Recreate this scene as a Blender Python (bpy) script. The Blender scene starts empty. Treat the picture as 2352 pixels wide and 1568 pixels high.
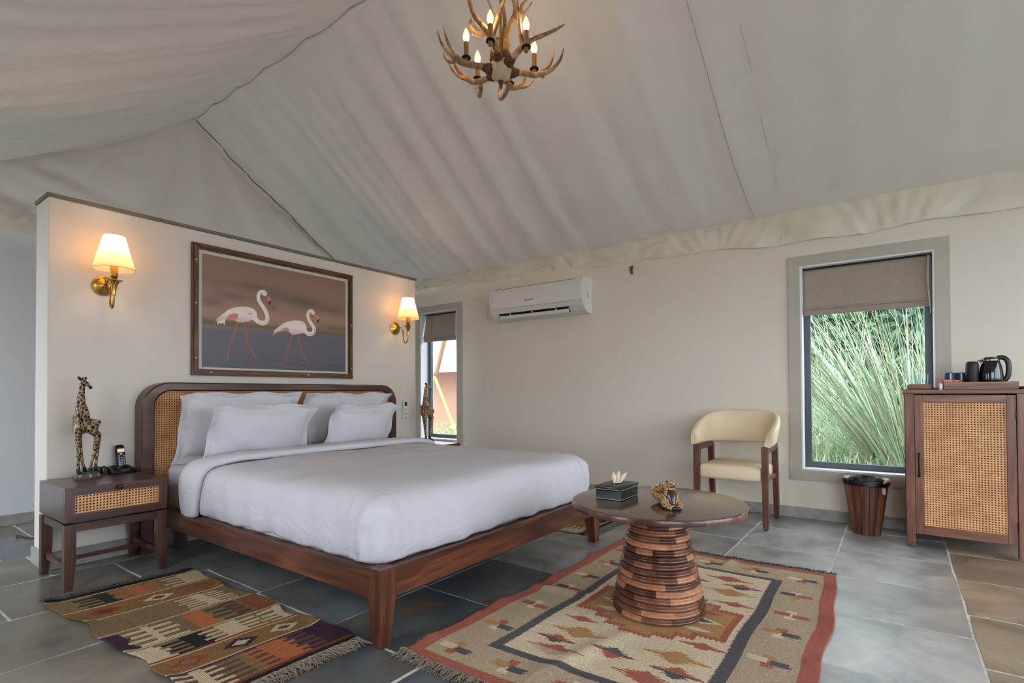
import bpy, bmesh, math, random
import numpy as np
from mathutils import Vector, Matrix

PI = math.pi
R = math.radians
sc = bpy.context.scene
COL = sc.collection

# ------------------------------------------------------------------ camera
cam_d = bpy.data.cameras.new('camera')
cam = bpy.data.objects.new('camera', cam_d)
COL.objects.link(cam)
yaw, pitch, roll = R(36.25), R(.803), R(.275)
f_ = Vector((-math.sin(yaw)*math.cos(pitch), math.cos(yaw)*math.cos(pitch), math.sin(pitch)))
r_ = Vector((math.cos(yaw), math.sin(yaw), 0))
d_ = f_.cross(r_)
r2 = math.cos(roll)*r_ + math.sin(roll)*d_
d2 = -math.sin(roll)*r_ + math.cos(roll)*d_
cam.matrix_world = Matrix(((r2.x, -d2.x, -f_.x, 0), (r2.y, -d2.y, -f_.y, 0), (r2.z, -d2.z, -f_.z, 1.0), (0, 0, 0, 1)))
cam_d.sensor_width = 36
cam_d.lens = 1205.5/2352*36
cam_d.shift_y = (886.3-784)/2352
cam_d.clip_start = .02
sc.camera = cam

# ------------------------------------------------------------------ world, exposure
SKY = 5.7
w = bpy.data.worlds.new('sky')
sc.world = w
w.use_nodes = True
bg = w.node_tree.nodes['Background']
bg.inputs[0].default_value = (.78, .88, 1.0, 1)
bg.inputs[1].default_value = SKY
sc.view_settings.view_transform = 'Standard'
sc.view_settings.look = 'None'
sc.view_settings.exposure = 0.42
sc.view_settings.gamma = 1
sc.view_settings.use_curve_mapping = False
sc.cycles.use_denoising = True
sc.cycles.use_adaptive_sampling = True
sc.cycles.adaptive_threshold = .1
sc.cycles.adaptive_min_samples = 12
sc.cycles.max_bounces = 12
sc.cycles.diffuse_bounces = 6
sc.cycles.transparent_max_bounces = 24
sc.cycles.sample_clamp_indirect = 6
sc.cycles.caustics_reflective = False
sc.cycles.caustics_refractive = False


def portal(loc, rot, sx, sy):
    l = bpy.data.lights.new('window_portal', 'AREA')
    l.shape = 'RECTANGLE'
    l.size, l.size_y = sx, sy
    o = bpy.data.objects.new('window_portal', l)
    COL.objects.link(o)
    o.location, o.rotation_euler = loc, rot
    l.cycles.is_portal = True


portal((3.02, 2.25, 1.3), (0, PI/2, 0), 2.5, 4.2)          # glazed front of the tent
portal((-4.875, -.62, 1.13), (-PI/2, 0, 0), 1.15, 2.14)        # window of the dressing side
portal((1.525, -.62, 1.2), (-PI/2, 0, 0), 2.45, 2.1)  # added fill window behind the camera
portal((-2.2, -.62, 1.22), (-PI/2, 0, 0), 1.0, 1.85)        # added fill window facing the bed's near side
portal((-.19, 5.0, 1.2), (PI/2, 0, 0), .84, 1.6)
portal((-4.6, 5.0, 1.2), (PI/2, 0, 0), .66, 1.6)


# ------------------------------------------------------------------ material helpers
def srgb(r, g, b):
    return tuple(((c/255)/12.92 if c/255 <= .04045 else ((c/255+.055)/1.055)**2.4) for c in (r, g, b)) + (1,)


def newmat(name):
    m = bpy.data.materials.new(name)
    m.use_nodes = True
    nt = m.node_tree
    return m, nt, nt.nodes['Principled BSDF']


def N(nt, t, **k):
    n = nt.nodes.new(t)
    for a, v in k.items():
        if a.startswith('i_'):
            key = a[2:]
            key = int(key) if key.isdigit() else key
            n.inputs[key].default_value = v
        else:
            setattr(n, a, v)
    return n


def L(nt, a, b):
    nt.links.new(a, b)


def ramp(nt, fac, stops):
    n = nt.nodes.new('ShaderNodeValToRGB')
    e = n.color_ramp.elements
    while len(e) > 1:
        e.remove(e[-1])
    e[0].position, e[0].color = stops[0]
    for p, c in stops[1:]:
        q = e.new(p)
        q.color = c
    L(nt, fac, n.inputs[0])
    return n


def plain(name, col, rough=.6, metal=0, noise=0, nscale=8, bump=0, bscale=60, spec=.5, sheen=0, coat=0):
    m, nt, p = newmat(name)
    p.inputs['Roughness'].default_value = rough
    p.inputs['Metallic'].default_value = metal
    p.inputs['Specular IOR Level'].default_value = spec
    p.inputs['Base Color'].default_value = col
    if sheen:
        p.inputs['Sheen Weight'].default_value = sheen
    if coat:
        p.inputs['Coat Weight'].default_value = coat
        p.inputs['Coat Roughness'].default_value = .12
    tc = N(nt, 'ShaderNodeTexCoord')
    if noise:
        n = N(nt, 'ShaderNodeTexNoise', i_Scale=nscale, i_Detail=5.0)
        L(nt, tc.outputs['Object'], n.inputs['Vector'])
        a = tuple(c*(1-noise) for c in col[:3]) + (1,)
        b = tuple(min(1, c*(1+noise)) for c in col[:3]) + (1,)
        r = ramp(nt, n.outputs['Fac'], [(.3, a), (.7, b)])
        L(nt, r.outputs[0], p.inputs['Base Color'])
    if bump:
        n2 = N(nt, 'ShaderNodeTexNoise', i_Scale=bscale, i_Detail=4.0)
        L(nt, tc.outputs['Object'], n2.inputs['Vector'])
        b_ = N(nt, 'ShaderNodeBump', i_Strength=bump, i_Distance=.01)
        L(nt, n2.outputs['Fac'], b_.inputs['Height'])
        L(nt, b_.outputs[0], p.inputs['Normal'])
    return m


def wood(name, axis, dark, mid, light, rough=.33, scale=1.0, coat=.15):
    m, nt, p = newmat(name)
    tc = N(nt, 'ShaderNodeTexCoord')
    oi = N(nt, 'ShaderNodeObjectInfo')
    add = N(nt, 'ShaderNodeVectorMath', operation='ADD')
    mul = N(nt, 'ShaderNodeVectorMath', operation='SCALE')
    cv = N(nt, 'ShaderNodeCombineXYZ')
    for i in range(3):
        L(nt, oi.outputs['Random'], cv.inputs[i])
    L(nt, cv.outputs[0], mul.inputs[0])
    mul.inputs['Scale'].default_value = 7.0
    L(nt, tc.outputs['Object'], add.inputs[0])
    L(nt, mul.outputs[0], add.inputs[1])
    mp = N(nt, 'ShaderNodeMapping')
    s = [13*scale]*3
    s['xyz'.index(axis)] = 1.4*scale
    mp.inputs['Scale'].default_value = s
    L(nt, add.outputs[0], mp.inputs[0])
    n = N(nt, 'ShaderNodeTexNoise', i_Scale=1.0, i_Detail=6.0, i_Roughness=.6, i_Distortion=1.2)
    L(nt, mp.outputs[0], n.inputs['Vector'])
    mp2 = N(nt, 'ShaderNodeMapping')
    s2 = [90*scale]*3
    s2['xyz'.index(axis)] = 4*scale
    mp2.inputs['Scale'].default_value = s2
    L(nt, add.outputs[0], mp2.inputs[0])
    n2 = N(nt, 'ShaderNodeTexNoise', i_Scale=1.0, i_Detail=3.0)
    L(nt, mp2.outputs[0], n2.inputs['Vector'])
    mx = N(nt, 'ShaderNodeMath', operation='MULTIPLY_ADD')
    L(nt, n2.outputs['Fac'], mx.inputs[0])
    mx.inputs[1].default_value = .35
    L(nt, n.outputs['Fac'], mx.inputs[2])
    r = ramp(nt, mx.outputs[0], [(.45, dark), (.66, mid), (.88, light)])
    L(nt, r.outputs[0], p.inputs['Base Color'])
    b_ = N(nt, 'ShaderNodeBump', i_Strength=.08, i_Distance=.004)
    L(nt, n2.outputs['Fac'], b_.inputs['Height'])
    L(nt, b_.outputs[0], p.inputs['Normal'])
    p.inputs['Roughness'].default_value = rough
    p.inputs['Coat Weight'].default_value = coat
    p.inputs['Coat Roughness'].default_value = .2
    return m


W_D, W_M, W_L = srgb(48, 24, 16), srgb(82, 43, 28), srgb(122, 70, 46)
WD = {a: wood('sheesham_'+a, a, W_D, W_M, W_L) for a in 'xyz'}
E_D, E_M, E_L = srgb(38, 20, 16), srgb(66, 36, 28), srgb(100, 60, 44)
ES = {a: wood('espresso_'+a, a, E_D, E_M, E_L, rough=.28, coat=.3) for a in 'xyz'}
C_D, C_M, C_L = srgb(66, 36, 25), srgb(108, 62, 43), srgb(144, 92, 64)
CW = {a: wood('cabinet_wood_'+a, a, C_D, C_M, C_L, rough=.4) for a in 'xyz'}
FR = {a: wood('frame_oak_'+a, a, srgb(48, 28, 12), srgb(88, 54, 26), srgb(122, 80, 44), rough=.5, scale=2) for a in 'xyz'}
TRAYW = wood('tray_wood', 'x', srgb(92, 60, 42), srgb(128, 88, 62), srgb(158, 116, 84), rough=.5, scale=1.6)


def cane_mat(name, ax, pitch=.0146):
    m, nt, p = newmat(name)
    tc = N(nt, 'ShaderNodeTexCoord')
    sp = N(nt, 'ShaderNodeSeparateXYZ')
    L(nt, tc.outputs['Object'], sp.inputs[0])
    cb = N(nt, 'ShaderNodeCombineXYZ')
    L(nt, sp.outputs['XYZ'.index(ax[0].upper())], cb.inputs[0])
    L(nt, sp.outputs['XYZ'.index(ax[1].upper())], cb.inputs[1])
    s = N(nt, 'ShaderNodeVectorMath', operation='SCALE')
    L(nt, cb.outputs[0], s.inputs[0])
    s.inputs['Scale'].default_value = 1/pitch
    fr = N(nt, 'ShaderNodeVectorMath', operation='FRACTION')
    L(nt, s.outputs[0], fr.inputs[0])
    sub = N(nt, 'ShaderNodeVectorMath', operation='SUBTRACT')
    L(nt, fr.outputs[0], sub.inputs[0])
    sub.inputs[1].default_value = (.5, .5, 0)
    ln = N(nt, 'ShaderNodeVectorMath', operation='LENGTH')
    L(nt, sub.outputs[0], ln.inputs[0])
    hole = N(nt, 'ShaderNodeMath', operation='LESS_THAN', i_1=.285)
    L(nt, ln.outputs['Value'], hole.inputs[0])
    # small diamond eyes where the diagonals cross
    fr2 = N(nt, 'ShaderNodeVectorMath', operation='ADD')
    L(nt, s.outputs[0], fr2.inputs[0])
    fr2.inputs[1].default_value = (.5, .5, 0)
    fr3 = N(nt, 'ShaderNodeVectorMath', operation='FRACTION')
    L(nt, fr2.outputs[0], fr3.inputs[0])
    sub2 = N(nt, 'ShaderNodeVectorMath', operation='SUBTRACT')
    L(nt, fr3.outputs[0], sub2.inputs[0])
    sub2.inputs[1].default_value = (.5, .5, 0)
    ln2 = N(nt, 'ShaderNodeVectorMath', operation='LENGTH')
    L(nt, sub2.outputs[0], ln2.inputs[0])
    eye = N(nt, 'ShaderNodeMath', operation='LESS_THAN', i_1=.06)
    L(nt, ln2.outputs['Value'], eye.inputs[0])
    mxh = N(nt, 'ShaderNodeMath', operation='MAXIMUM')
    L(nt, hole.outputs[0], mxh.inputs[0])
    L(nt, eye.outputs[0], mxh.inputs[1])
    n = N(nt, 'ShaderNodeTexNoise', i_Scale=9.0, i_Detail=4.0)
    L(nt, tc.outputs['Object'], n.inputs['Vector'])
    r = ramp(nt, n.outputs['Fac'], [(.3, srgb(200, 138, 88)), (.7, srgb(230, 172, 118))])
    L(nt, r.outputs[0], p.inputs['Base Color'])
    p.inputs['Roughness'].default_value = .45
    b_ = N(nt, 'ShaderNodeBump', i_Strength=.5, i_Distance=.003)
    L(nt, ln.outputs['Value'], b_.inputs['Height'])
    L(nt, b_.outputs[0], p.inputs['Normal'])
    tr = N(nt, 'ShaderNodeBsdfTransparent')
    ms = N(nt, 'ShaderNodeMixShader')
    L(nt, mxh.outputs[0], ms.inputs[0])
    L(nt, p.outputs[0], ms.inputs[1])
    L(nt, tr.outputs[0], ms.inputs[2])
    L(nt, ms.outputs[0], nt.nodes['Material Output'].inputs[0])
    return m


CBACK = plain('cane_backing', srgb(150, 98, 58), .7)
CANE_YZ = cane_mat('cane_yz', 'yz')
CANE_XZ = cane_mat('cane_xz', 'xz')


def vcol_mat(name, rough=.85, weave=0, wscale=500, grain=0, spec=.3):
    m, nt, p = newmat(name)
    a = N(nt, 'ShaderNodeAttribute', attribute_name='Col')
    p.inputs['Roughness'].default_value = rough
    p.inputs['Specular IOR Level'].default_value = spec
    src = a.outputs['Color']
    tc = N(nt, 'ShaderNodeTexCoord')
    if grain:
        n = N(nt, 'ShaderNodeTexNoise', i_Scale=grain, i_Detail=4.0)
        L(nt, tc.outputs['Object'], n.inputs['Vector'])
        mr = N(nt, 'ShaderNodeMapRange')
        L(nt, n.outputs['Fac'], mr.inputs[0])
        mr.inputs[1].default_value, mr.inputs[2].default_value = .25, .75
        mr.inputs[3].default_value, mr.inputs[4].default_value = .72, 1.25
        mm = N(nt, 'ShaderNodeVectorMath', operation='SCALE')
        L(nt, src, mm.inputs[0])
        L(nt, mr.outputs[0], mm.inputs['Scale'])
        src = mm.outputs[0]
    L(nt, src, p.inputs['Base Color'])
    if weave:
        wv = N(nt, 'ShaderNodeTexWave', i_Scale=wscale, bands_direction='X')
        L(nt, tc.outputs['Object'], wv.inputs['Vector'])
        wv2 = N(nt, 'ShaderNodeTexWave', i_Scale=wscale*.6, bands_direction='Y')
        L(nt, tc.outputs['Object'], wv2.inputs['Vector'])
        ad = N(nt, 'ShaderNodeMath', operation='ADD')
        L(nt, wv.outputs['Fac'], ad.inputs[0])
        L(nt, wv2.outputs['Fac'], ad.inputs[1])
        b_ = N(nt, 'ShaderNodeBump', i_Strength=weave, i_Distance=.003)
        L(nt, ad.outputs[0], b_.inputs['Height'])
        L(nt, b_.outputs[0], p.inputs['Normal'])
    return m


WALL = plain('wall_paint', srgb(227, 215, 198), .75, noise=.02, nscale=1.5, bump=.05, bscale=25)
WALL_DAYLIT = plain('wall_paint_daylit', srgb(220, 222, 224), .75, noise=.02, nscale=1.5, bump=.05, bscale=25)  # cool daylight cast put into the left wall's colour
PART = plain('partition_paint', srgb(222, 211, 199), .7, noise=.02, nscale=1.5, bump=.04, bscale=25)
TENT = plain('tent_cotton', srgb(214, 204, 194), .9, noise=.025, nscale=2.5, bump=.06, bscale=120)
TENT_V = plain('tent_valance_cotton', srgb(230, 220, 200), .9, noise=.03, nscale=4, bump=.45, bscale=9)
def translucent(m, f, col):
    # daylight glows faintly through the single layer of cotton
    nt = m.node_tree
    p = nt.nodes['Principled BSDF']
    t = N(nt, 'ShaderNodeBsdfTranslucent')
    t.inputs[0].default_value = col
    ms = N(nt, 'ShaderNodeMixShader')
    ms.inputs[0].default_value = f
    L(nt, p.outputs[0], ms.inputs[1])
    L(nt, t.outputs[0], ms.inputs[2])
    L(nt, ms.outputs[0], nt.nodes['Material Output'].inputs[0])


translucent(TENT, .012, srgb(250, 244, 232))
SEAM = plain('tent_seam', srgb(196, 186, 178), .9)
SKIRT = plain('stone_skirting', srgb(158, 154, 147), .6, noise=.18, nscale=14, bump=.2, bscale=50)
CAPM = plain('partition_cap', srgb(120, 110, 100), .6)
WINF = plain('window_surround_paint', srgb(184, 175, 160), .55, noise=.05, nscale=6)
SASH = plain('aluminium_sash', srgb(82, 92, 98), .4)
REVEAL = plain('reveal_paint', srgb(232, 230, 230), .6)
LINEN = plain('bed_linen', srgb(204, 199, 203), .85, noise=.015, nscale=6, bump=.04, bscale=180, spec=.2)
def wrinkle(m, strength, scale):
    nt = m.node_tree
    tc = N(nt, 'ShaderNodeTexCoord')
    mp = N(nt, 'ShaderNodeMapping')
    mp.inputs['Rotation'].default_value = (.5, .3, .7)
    mp.inputs['Scale'].default_value = (scale, scale*.35, scale)
    L(nt, tc.outputs['Object'], mp.inputs[0])
    n = N(nt, 'ShaderNodeTexNoise', i_Scale=1.0, i_Detail=3.0, i_Distortion=1.6)
    L(nt, mp.outputs[0], n.inputs['Vector'])
    b_ = N(nt, 'ShaderNodeBump', i_Strength=strength, i_Distance=.02)
    L(nt, n.outputs['Fac'], b_.inputs['Height'])
    p = nt.nodes['Principled BSDF']
    if p.inputs['Normal'].links:
        L(nt, p.inputs['Normal'].links[0].from_socket, b_.inputs['Normal'])
    L(nt, b_.outputs[0], p.inputs['Normal'])


wrinkle(LINEN, .4, 9)
SHEET = plain('fitted_sheet', srgb(196, 192, 194), .7, spec=.3, bump=.06, bscale=90)
BRASS = plain('brass', srgb(196, 148, 72), .26, metal=1, noise=.1, nscale=20)
BLACKP = plain('black_plastic', srgb(18, 18, 20), .32)
BLACKM = plain('black_metal', srgb(26, 22, 20), .4, metal=.4)
WHITEP = plain('white_plastic', srgb(226, 223, 216), .35)
GREYP = plain('grey_print', srgb(90, 90, 92), .5)
BLIND = plain('blind_linen', srgb(166, 150, 136), .95, noise=.1, nscale=90, bump=.15, bscale=350)
LEATHER = plain('cream_leather', srgb(226, 204, 168), .5, bump=.08, bscale=160, noise=.03, nscale=5)


def glass_mat(name, tint=(1, 1, 1, 1), refl=.06):
    m, nt, p = newmat(name)
    nt.nodes.remove(p)
    t = N(nt, 'ShaderNodeBsdfTransparent')
    t.inputs[0].default_value = tint
    g = N(nt, 'ShaderNodeBsdfGlossy')
    g.inputs['Roughness'].default_value = .03
    lw = N(nt, 'ShaderNodeLayerWeight', i_Blend=.5)
    pw = N(nt, 'ShaderNodeMath', operation='POWER', i_1=5.0)
    L(nt, lw.outputs['Facing'], pw.inputs[0])
    fz = N(nt, 'ShaderNodeMath', operation='MULTIPLY_ADD', i_1=.85, i_2=.035)
    L(nt, pw.outputs[0], fz.inputs[0])
    ms = N(nt, 'ShaderNodeMixShader')
    L(nt, fz.outputs[0], ms.inputs[0])
    L(nt, t.outputs[0], ms.inputs[1])
    L(nt, g.outputs[0], ms.inputs[2])
    L(nt, ms.outputs[0], nt.nodes['Material Output'].inputs[0])
    return m


PANE = glass_mat('window_glass', (.97, .98, .98, 1))
TUMBLER = glass_mat('tumbler_glass', (.95, .97, .97, 1))


def stone_mat():
    m, nt, p = newmat('kota_stone')
    oi = N(nt, 'ShaderNodeObjectInfo')
    tc = N(nt, 'ShaderNodeTexCoord')
    cv = N(nt, 'ShaderNodeCombineXYZ')
    for i in range(3):
        L(nt, oi.outputs['Random'], cv.inputs[i])
    sc_ = N(nt, 'ShaderNodeVectorMath', operation='SCALE')
    sc_.inputs['Scale'].default_value = 30
    L(nt, cv.outputs[0], sc_.inputs[0])
    ad = N(nt, 'ShaderNodeVectorMath', operation='ADD')
    L(nt, tc.outputs['Object'], ad.inputs[0])
    L(nt, sc_.outputs[0], ad.inputs[1])
    n1 = N(nt, 'ShaderNodeTexNoise', i_Scale=3.2, i_Detail=7.0, i_Roughness=.62, i_Distortion=.6)
    L(nt, ad.outputs[0], n1.inputs['Vector'])
    r1 = ramp(nt, n1.outputs['Fac'], [(.30, (.48, .48, .5, 1)), (.52, (1, 1, 1, 1)), (.72, (1.4, 1.36, 1.28, 1))])
    mu = N(nt, 'ShaderNodeMix', data_type='RGBA', blend_type='MULTIPLY')
    mu.inputs[0].default_value = 1
    L(nt, oi.outputs['Color'], mu.inputs[6])
    L(nt, r1.outputs[0], mu.inputs[7])
    # brown and rust clouds of the stone
    n2 = N(nt, 'ShaderNodeTexNoise', i_Scale=1.9, i_Detail=5.0, i_Distortion=.9)
    L(nt, ad.outputs[0], n2.inputs['Vector'])
    r2_ = ramp(nt, n2.outputs['Fac'], [(.52, (0, 0, 0, 1)), (.72, (.55, .55, .55, 1))])
    mb = N(nt, 'ShaderNodeMix', data_type='RGBA')
    L(nt, r2_.outputs[0], mb.inputs[0])
    L(nt, mu.outputs[2], mb.inputs[6])
    mb.inputs[7].default_value = srgb(122, 104, 84)
    n3 = N(nt, 'ShaderNodeTexNoise', i_Scale=4.5, i_Detail=3.0, i_Distortion=.4)
    L(nt, ad.outputs[0], n3.inputs['Vector'])
    r3 = ramp(nt, n3.outputs['Fac'], [(.70, (0, 0, 0, 1)), (.72, (.7, .7, .7, 1))])
    mr_ = N(nt, 'ShaderNodeMix', data_type='RGBA')
    L(nt, r3.outputs[0], mr_.inputs[0])
    L(nt, mb.outputs[2], mr_.inputs[6])
    mr_.inputs[7].default_value = srgb(140, 84, 62)
    # pale calcite veins
    n4 = N(nt, 'ShaderNodeTexNoise', i_Scale=2.4, i_Detail=3.0, i_Distortion=1.0)
    L(nt, ad.outputs[0], n4.inputs['Vector'])
    sb = N(nt, 'ShaderNodeMath', operation='SUBTRACT', i_1=.5)
    L(nt, n4.outputs['Fac'], sb.inputs[0])
    ab = N(nt, 'ShaderNodeMath', operation='ABSOLUTE')
    L(nt, sb.outputs[0], ab.inputs[0])
    lt = N(nt, 'ShaderNodeMath', operation='LESS_THAN', i_1=.0035)
    L(nt, ab.outputs[0], lt.inputs[0])
    n5 = N(nt, 'ShaderNodeTexNoise', i_Scale=1.6, i_Detail=1.0)
    L(nt, ad.outputs[0], n5.inputs['Vector'])
    gt = N(nt, 'ShaderNodeMath', operation='GREATER_THAN', i_1=.58)
    L(nt, n5.outputs['Fac'], gt.inputs[0])
    mv = N(nt, 'ShaderNodeMath', operation='MULTIPLY')
    L(nt, lt.outputs[0], mv.inputs[0])
    L(nt, gt.outputs[0], mv.inputs[1])
    mv2 = N(nt, 'ShaderNodeMath', operation='MULTIPLY', i_1=.65)
    L(nt, mv.outputs[0], mv2.inputs[0])
    mw = N(nt, 'ShaderNodeMix', data_type='RGBA')
    L(nt, mv2.outputs[0], mw.inputs[0])
    L(nt, mr_.outputs[2], mw.inputs[6])
    mw.inputs[7].default_value = srgb(170, 168, 164)
    L(nt, mw.outputs[2], p.inputs['Base Color'])
    rr = N(nt, 'ShaderNodeMapRange')
    L(nt, n1.outputs['Fac'], rr.inputs[0])
    rr.inputs[3].default_value, rr.inputs[4].default_value = .29, .36
    L(nt, rr.outputs[0], p.inputs['Roughness'])
    nb = N(nt, 'ShaderNodeTexNoise', i_Scale=14.0, i_Detail=5.0, i_Roughness=.55, i_Distortion=.3)
    L(nt, ad.outputs[0], nb.inputs['Vector'])
    b_ = N(nt, 'ShaderNodeBump', i_Strength=.5, i_Distance=.004)
    L(nt, nb.outputs['Fac'], b_.inputs['Height'])
    L(nt, b_.outputs[0], p.inputs['Normal'])
    return m


STONE = stone_mat()
GROUT = plain('grout', srgb(205, 200, 190), .9, noise=.2, nscale=30, bump=.4, bscale=120)


def spots_mat(name, base, spot, scale, edge=.1, circles=False):
    m, nt, p = newmat(name)
    tc = N(nt, 'ShaderNodeTexCoord')
    v = N(nt, 'ShaderNodeTexVoronoi', i_Scale=scale, feature='F1' if circles else 'DISTANCE_TO_EDGE')
    L(nt, tc.outputs['Object'], v.inputs['Vector'])
    if circles:
        r = ramp(nt, v.outputs['Distance'], [(edge, spot), (edge+.05, base)])
    else:
        r = ramp(nt, v.outputs['Distance'], [(edge, base), (edge+.05, spot)])
    L(nt, r.outputs[0], p.inputs['Base Color'])
    p.inputs['Roughness'].default_value = .4
    return m


GIRAFFE = spots_mat('giraffe_paint', srgb(186, 148, 98), srgb(34, 22, 16), 52, .055)
CHEETAH = spots_mat('cheetah_paint', srgb(198, 152, 106), srgb(30, 20, 16), 105, .36, circles=True)


# ------------------------------------------------------------------ mesh helpers
class G:
    """collects shapes; obj() links them as one mesh object"""
    def __init__(s):
        s.v, s.f, s.sm = [], [], []

    def add(s, vs, fs, smooth=False, M=None):
        o = len(s.v)
        s.v += [tuple(M @ Vector(q)) if M is not None else tuple(q) for q in vs]
        s.f += [tuple(i+o for i in q) for q in fs]
        s.sm += [smooth]*len(fs)
        return s

    def box(s, x0, x1, y0, y1, z0, z1, b=0, seg=1, M=None):
        if b <= 0:
            vs = [(x0, y0, z0), (x1, y0, z0), (x1, y1, z0), (x0, y1, z0), (x0, y0, z1), (x1, y0, z1), (x1, y1, z1), (x0, y1, z1)]
            return s.add(vs, [(3, 2, 1, 0), (4, 5, 6, 7), (0, 1, 5, 4), (1, 2, 6, 5), (2, 3, 7, 6), (3, 0, 4, 7)], False, M)
        bm = bmesh.new()
        bmesh.ops.create_cube(bm, size=1)
        for q in bm.verts:
            q.co = Vector((x0+(q.co.x+.5)*(x1-x0), y0+(q.co.y+.5)*(y1-y0), z0+(q.co.z+.5)*(z1-z0)))
        bmesh.ops.bevel(bm, geom=bm.edges[:], offset=b, segments=seg, affect='EDGES', profile=.5)
        bm.verts.index_update()
        s.add([q.co[:] for q in bm.verts], [[q.index for q in f.verts] for f in bm.faces], seg > 1, M)
        bm.free()
        return s

    def tbar(s, p0, p1, s0, s1):
        """tapered square bar; s0,s1 = (sx,sy) section at both ends (p0 low, p1 high)"""
        vs = []
        for p, (a, b) in ((p0, s0), (p1, s1)):
            for dx, dy in ((-1, -1), (1, -1), (1, 1), (-1, 1)):
                vs.append((p[0]+dx*a/2, p[1]+dy*b/2, p[2]))
        return s.add(vs, [(3, 2, 1, 0), (4, 5, 6, 7), (0, 1, 5, 4), (1, 2, 6, 5), (2, 3, 7, 6), (3, 0, 4, 7)])

    def rings(s, rings, closed=True, cap0=True, cap1=True, smooth=True, M=None):
        n = len(rings[0])
        vs = [q for r in rings for q in r]
        fs = []
        for k in range(len(rings)-1):
            for i in range(n if closed else n-1):
                j = (i+1) % n
                fs.append((k*n+i, k*n+j, (k+1)*n+j, (k+1)*n+i))
        if closed and cap0:
            fs.append(tuple(range(n))[::-1])
        if closed and cap1:
            fs.append(tuple(range((len(rings)-1)*n, len(rings)*n)))
        return s.add(vs, fs, smooth, M)

    def lathe(s, prof, n=32, cap0=True, cap1=True, M=None, smooth=True, c=(0, 0)):
        return s.rings([[(c[0]+r*math.cos(2*PI*i/n), c[1]+r*math.sin(2*PI*i/n), z) for i in range(n)] for r, z in prof], True, cap0, cap1, smooth, M)

    def tube(s, path, rad, n=8, M=None, smooth=True, flat=1.0):
        P = [Vector(q) for q in path]
        if not hasattr(rad, '__len__'):
            rad = [rad]*len(P)
        rr = []
        up = Vector((0, 0, 1))
        prev = None
        for i, q in enumerate(P):
            t = (P[min(i+1, len(P)-1)]-P[max(i-1, 0)]).normalized()
            a = prev if prev is not None else (up if abs(t.z) < .9 else Vector((1, 0, 0)))
            a = (a - t*a.dot(t))
            if a.length < 1e-6:
                a = t.orthogonal()
            a.normalize()
            prev = a
            b = t.cross(a)
            rr.append([tuple(q+float(rad[i])*(a*math.cos(2*PI*k/n)*flat+b*math.sin(2*PI*k/n))) for k in range(n)])
        return s.rings(rr, True, True, True, smooth, M)

    def prism(s, pts, axis, a0, a1, M=None, smooth=False):
        """pts 2D outline; axis x: pts=(y,z); y: (x,z); z: (x,y)"""
        def mk(p, a):
            return {'x': (a, p[0], p[1]), 'y': (p[0], a, p[1]), 'z': (p[0], p[1], a)}[axis]
        n = len(pts)
        vs = [mk(p, a0) for p in pts]+[mk(p, a1) for p in pts]
        fs = [tuple(range(n))[::-1], tuple(range(n, 2*n))]+[(i, (i+1) % n, n+(i+1) % n, n+i) for i in range(n)]
        return s.add(vs, fs, smooth, M)

    def grid(s, fn, nu, nv, M=None):
        vs = [fn(i/nu, j/nv) for j in range(nv+1) for i in range(nu+1)]
        fs = [(j*(nu+1)+i, j*(nu+1)+i+1, (j+1)*(nu+1)+i+1, (j+1)*(nu+1)+i) for j in range(nv) for i in range(nu)]
        return s.add(vs, fs, True, M)

    def sphere(s, c, r, n=16, M=None):
        if not hasattr(r, '__len__'):
            r = (r, r, r)
        prof = [(math.sin(PI*k/(n//2)), -math.cos(PI*k/(n//2))) for k in range(n//2+1)]
        prof[0], prof[-1] = (1e-4, -1), (1e-4, 1)
        return s.rings([[(c[0]+r[0]*a*math.cos(2*PI*i/n), c[1]+r[1]*a*math.sin(2*PI*i/n), c[2]+r[2]*z) for i in range(n)] for a, z in prof], True, True, True, True, M)

    def obj(s, name, mat, parent=None, loc=None, fix=True, angle=35):
        me = bpy.data.meshes.new(name)
        me.from_pydata(s.v, [], s.f)
        me.polygons.foreach_set('use_smooth', s.sm)
        if fix:
            bm = bmesh.new()
            bm.from_mesh(me)
            bmesh.ops.recalc_face_normals(bm, faces=bm.faces)
            bm.to_mesh(me)
            bm.free()
        me.update()
        if any(s.sm):
            me.set_sharp_from_angle(angle=R(angle))
        if mat is not None:
            me.materials.append(mat)
        o = bpy.data.objects.new(name, me)
        COL.objects.link(o)
        if parent is not None:
            o.parent = parent
        if loc is not None:
            o.location = loc
        return o


def tag(o, label=None, cat=None, group=None, kind=None):
    if label:
        o['label'] = label
    if cat:
        o['category'] = cat
    if group:
        o['group'] = group
    if kind:
        o['kind'] = kind
    return o


def thing(name, label, cat, loc=(0, 0, 0), rz=0, group=None):
    o = bpy.data.objects.new(name, None)
    COL.objects.link(o)
    o.empty_display_size = .1
    o.location = loc
    o.rotation_euler = (0, 0, rz)
    return tag(o, label, cat, group)


def copy_tree(o, parent=None):
    c = o.copy()
    COL.objects.link(c)
    c.parent = parent
    for ch in o.children:
        copy_tree(ch, c)
    return c


def struct(o):
    o['kind'] = 'structure'
    return o


def smoothpath(pts, n=8):
    """Catmull-Rom through points (tuples of any length)"""
    P = [np.array(p, float) for p in pts]
    P = [2*P[0]-P[1]]+P+[2*P[-1]-P[-2]]
    out = []
    for i in range(1, len(P)-2):
        for k in range(n):
            t = k/n
            a, b, c, d = P[i-1:i+3]
            out.append(.5*((2*b)+(c-a)*t+(2*a-5*b+4*c-d)*t*t+(3*b-a-3*c+d)*t**3))
    out.append(P[-2])
    return out


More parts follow.
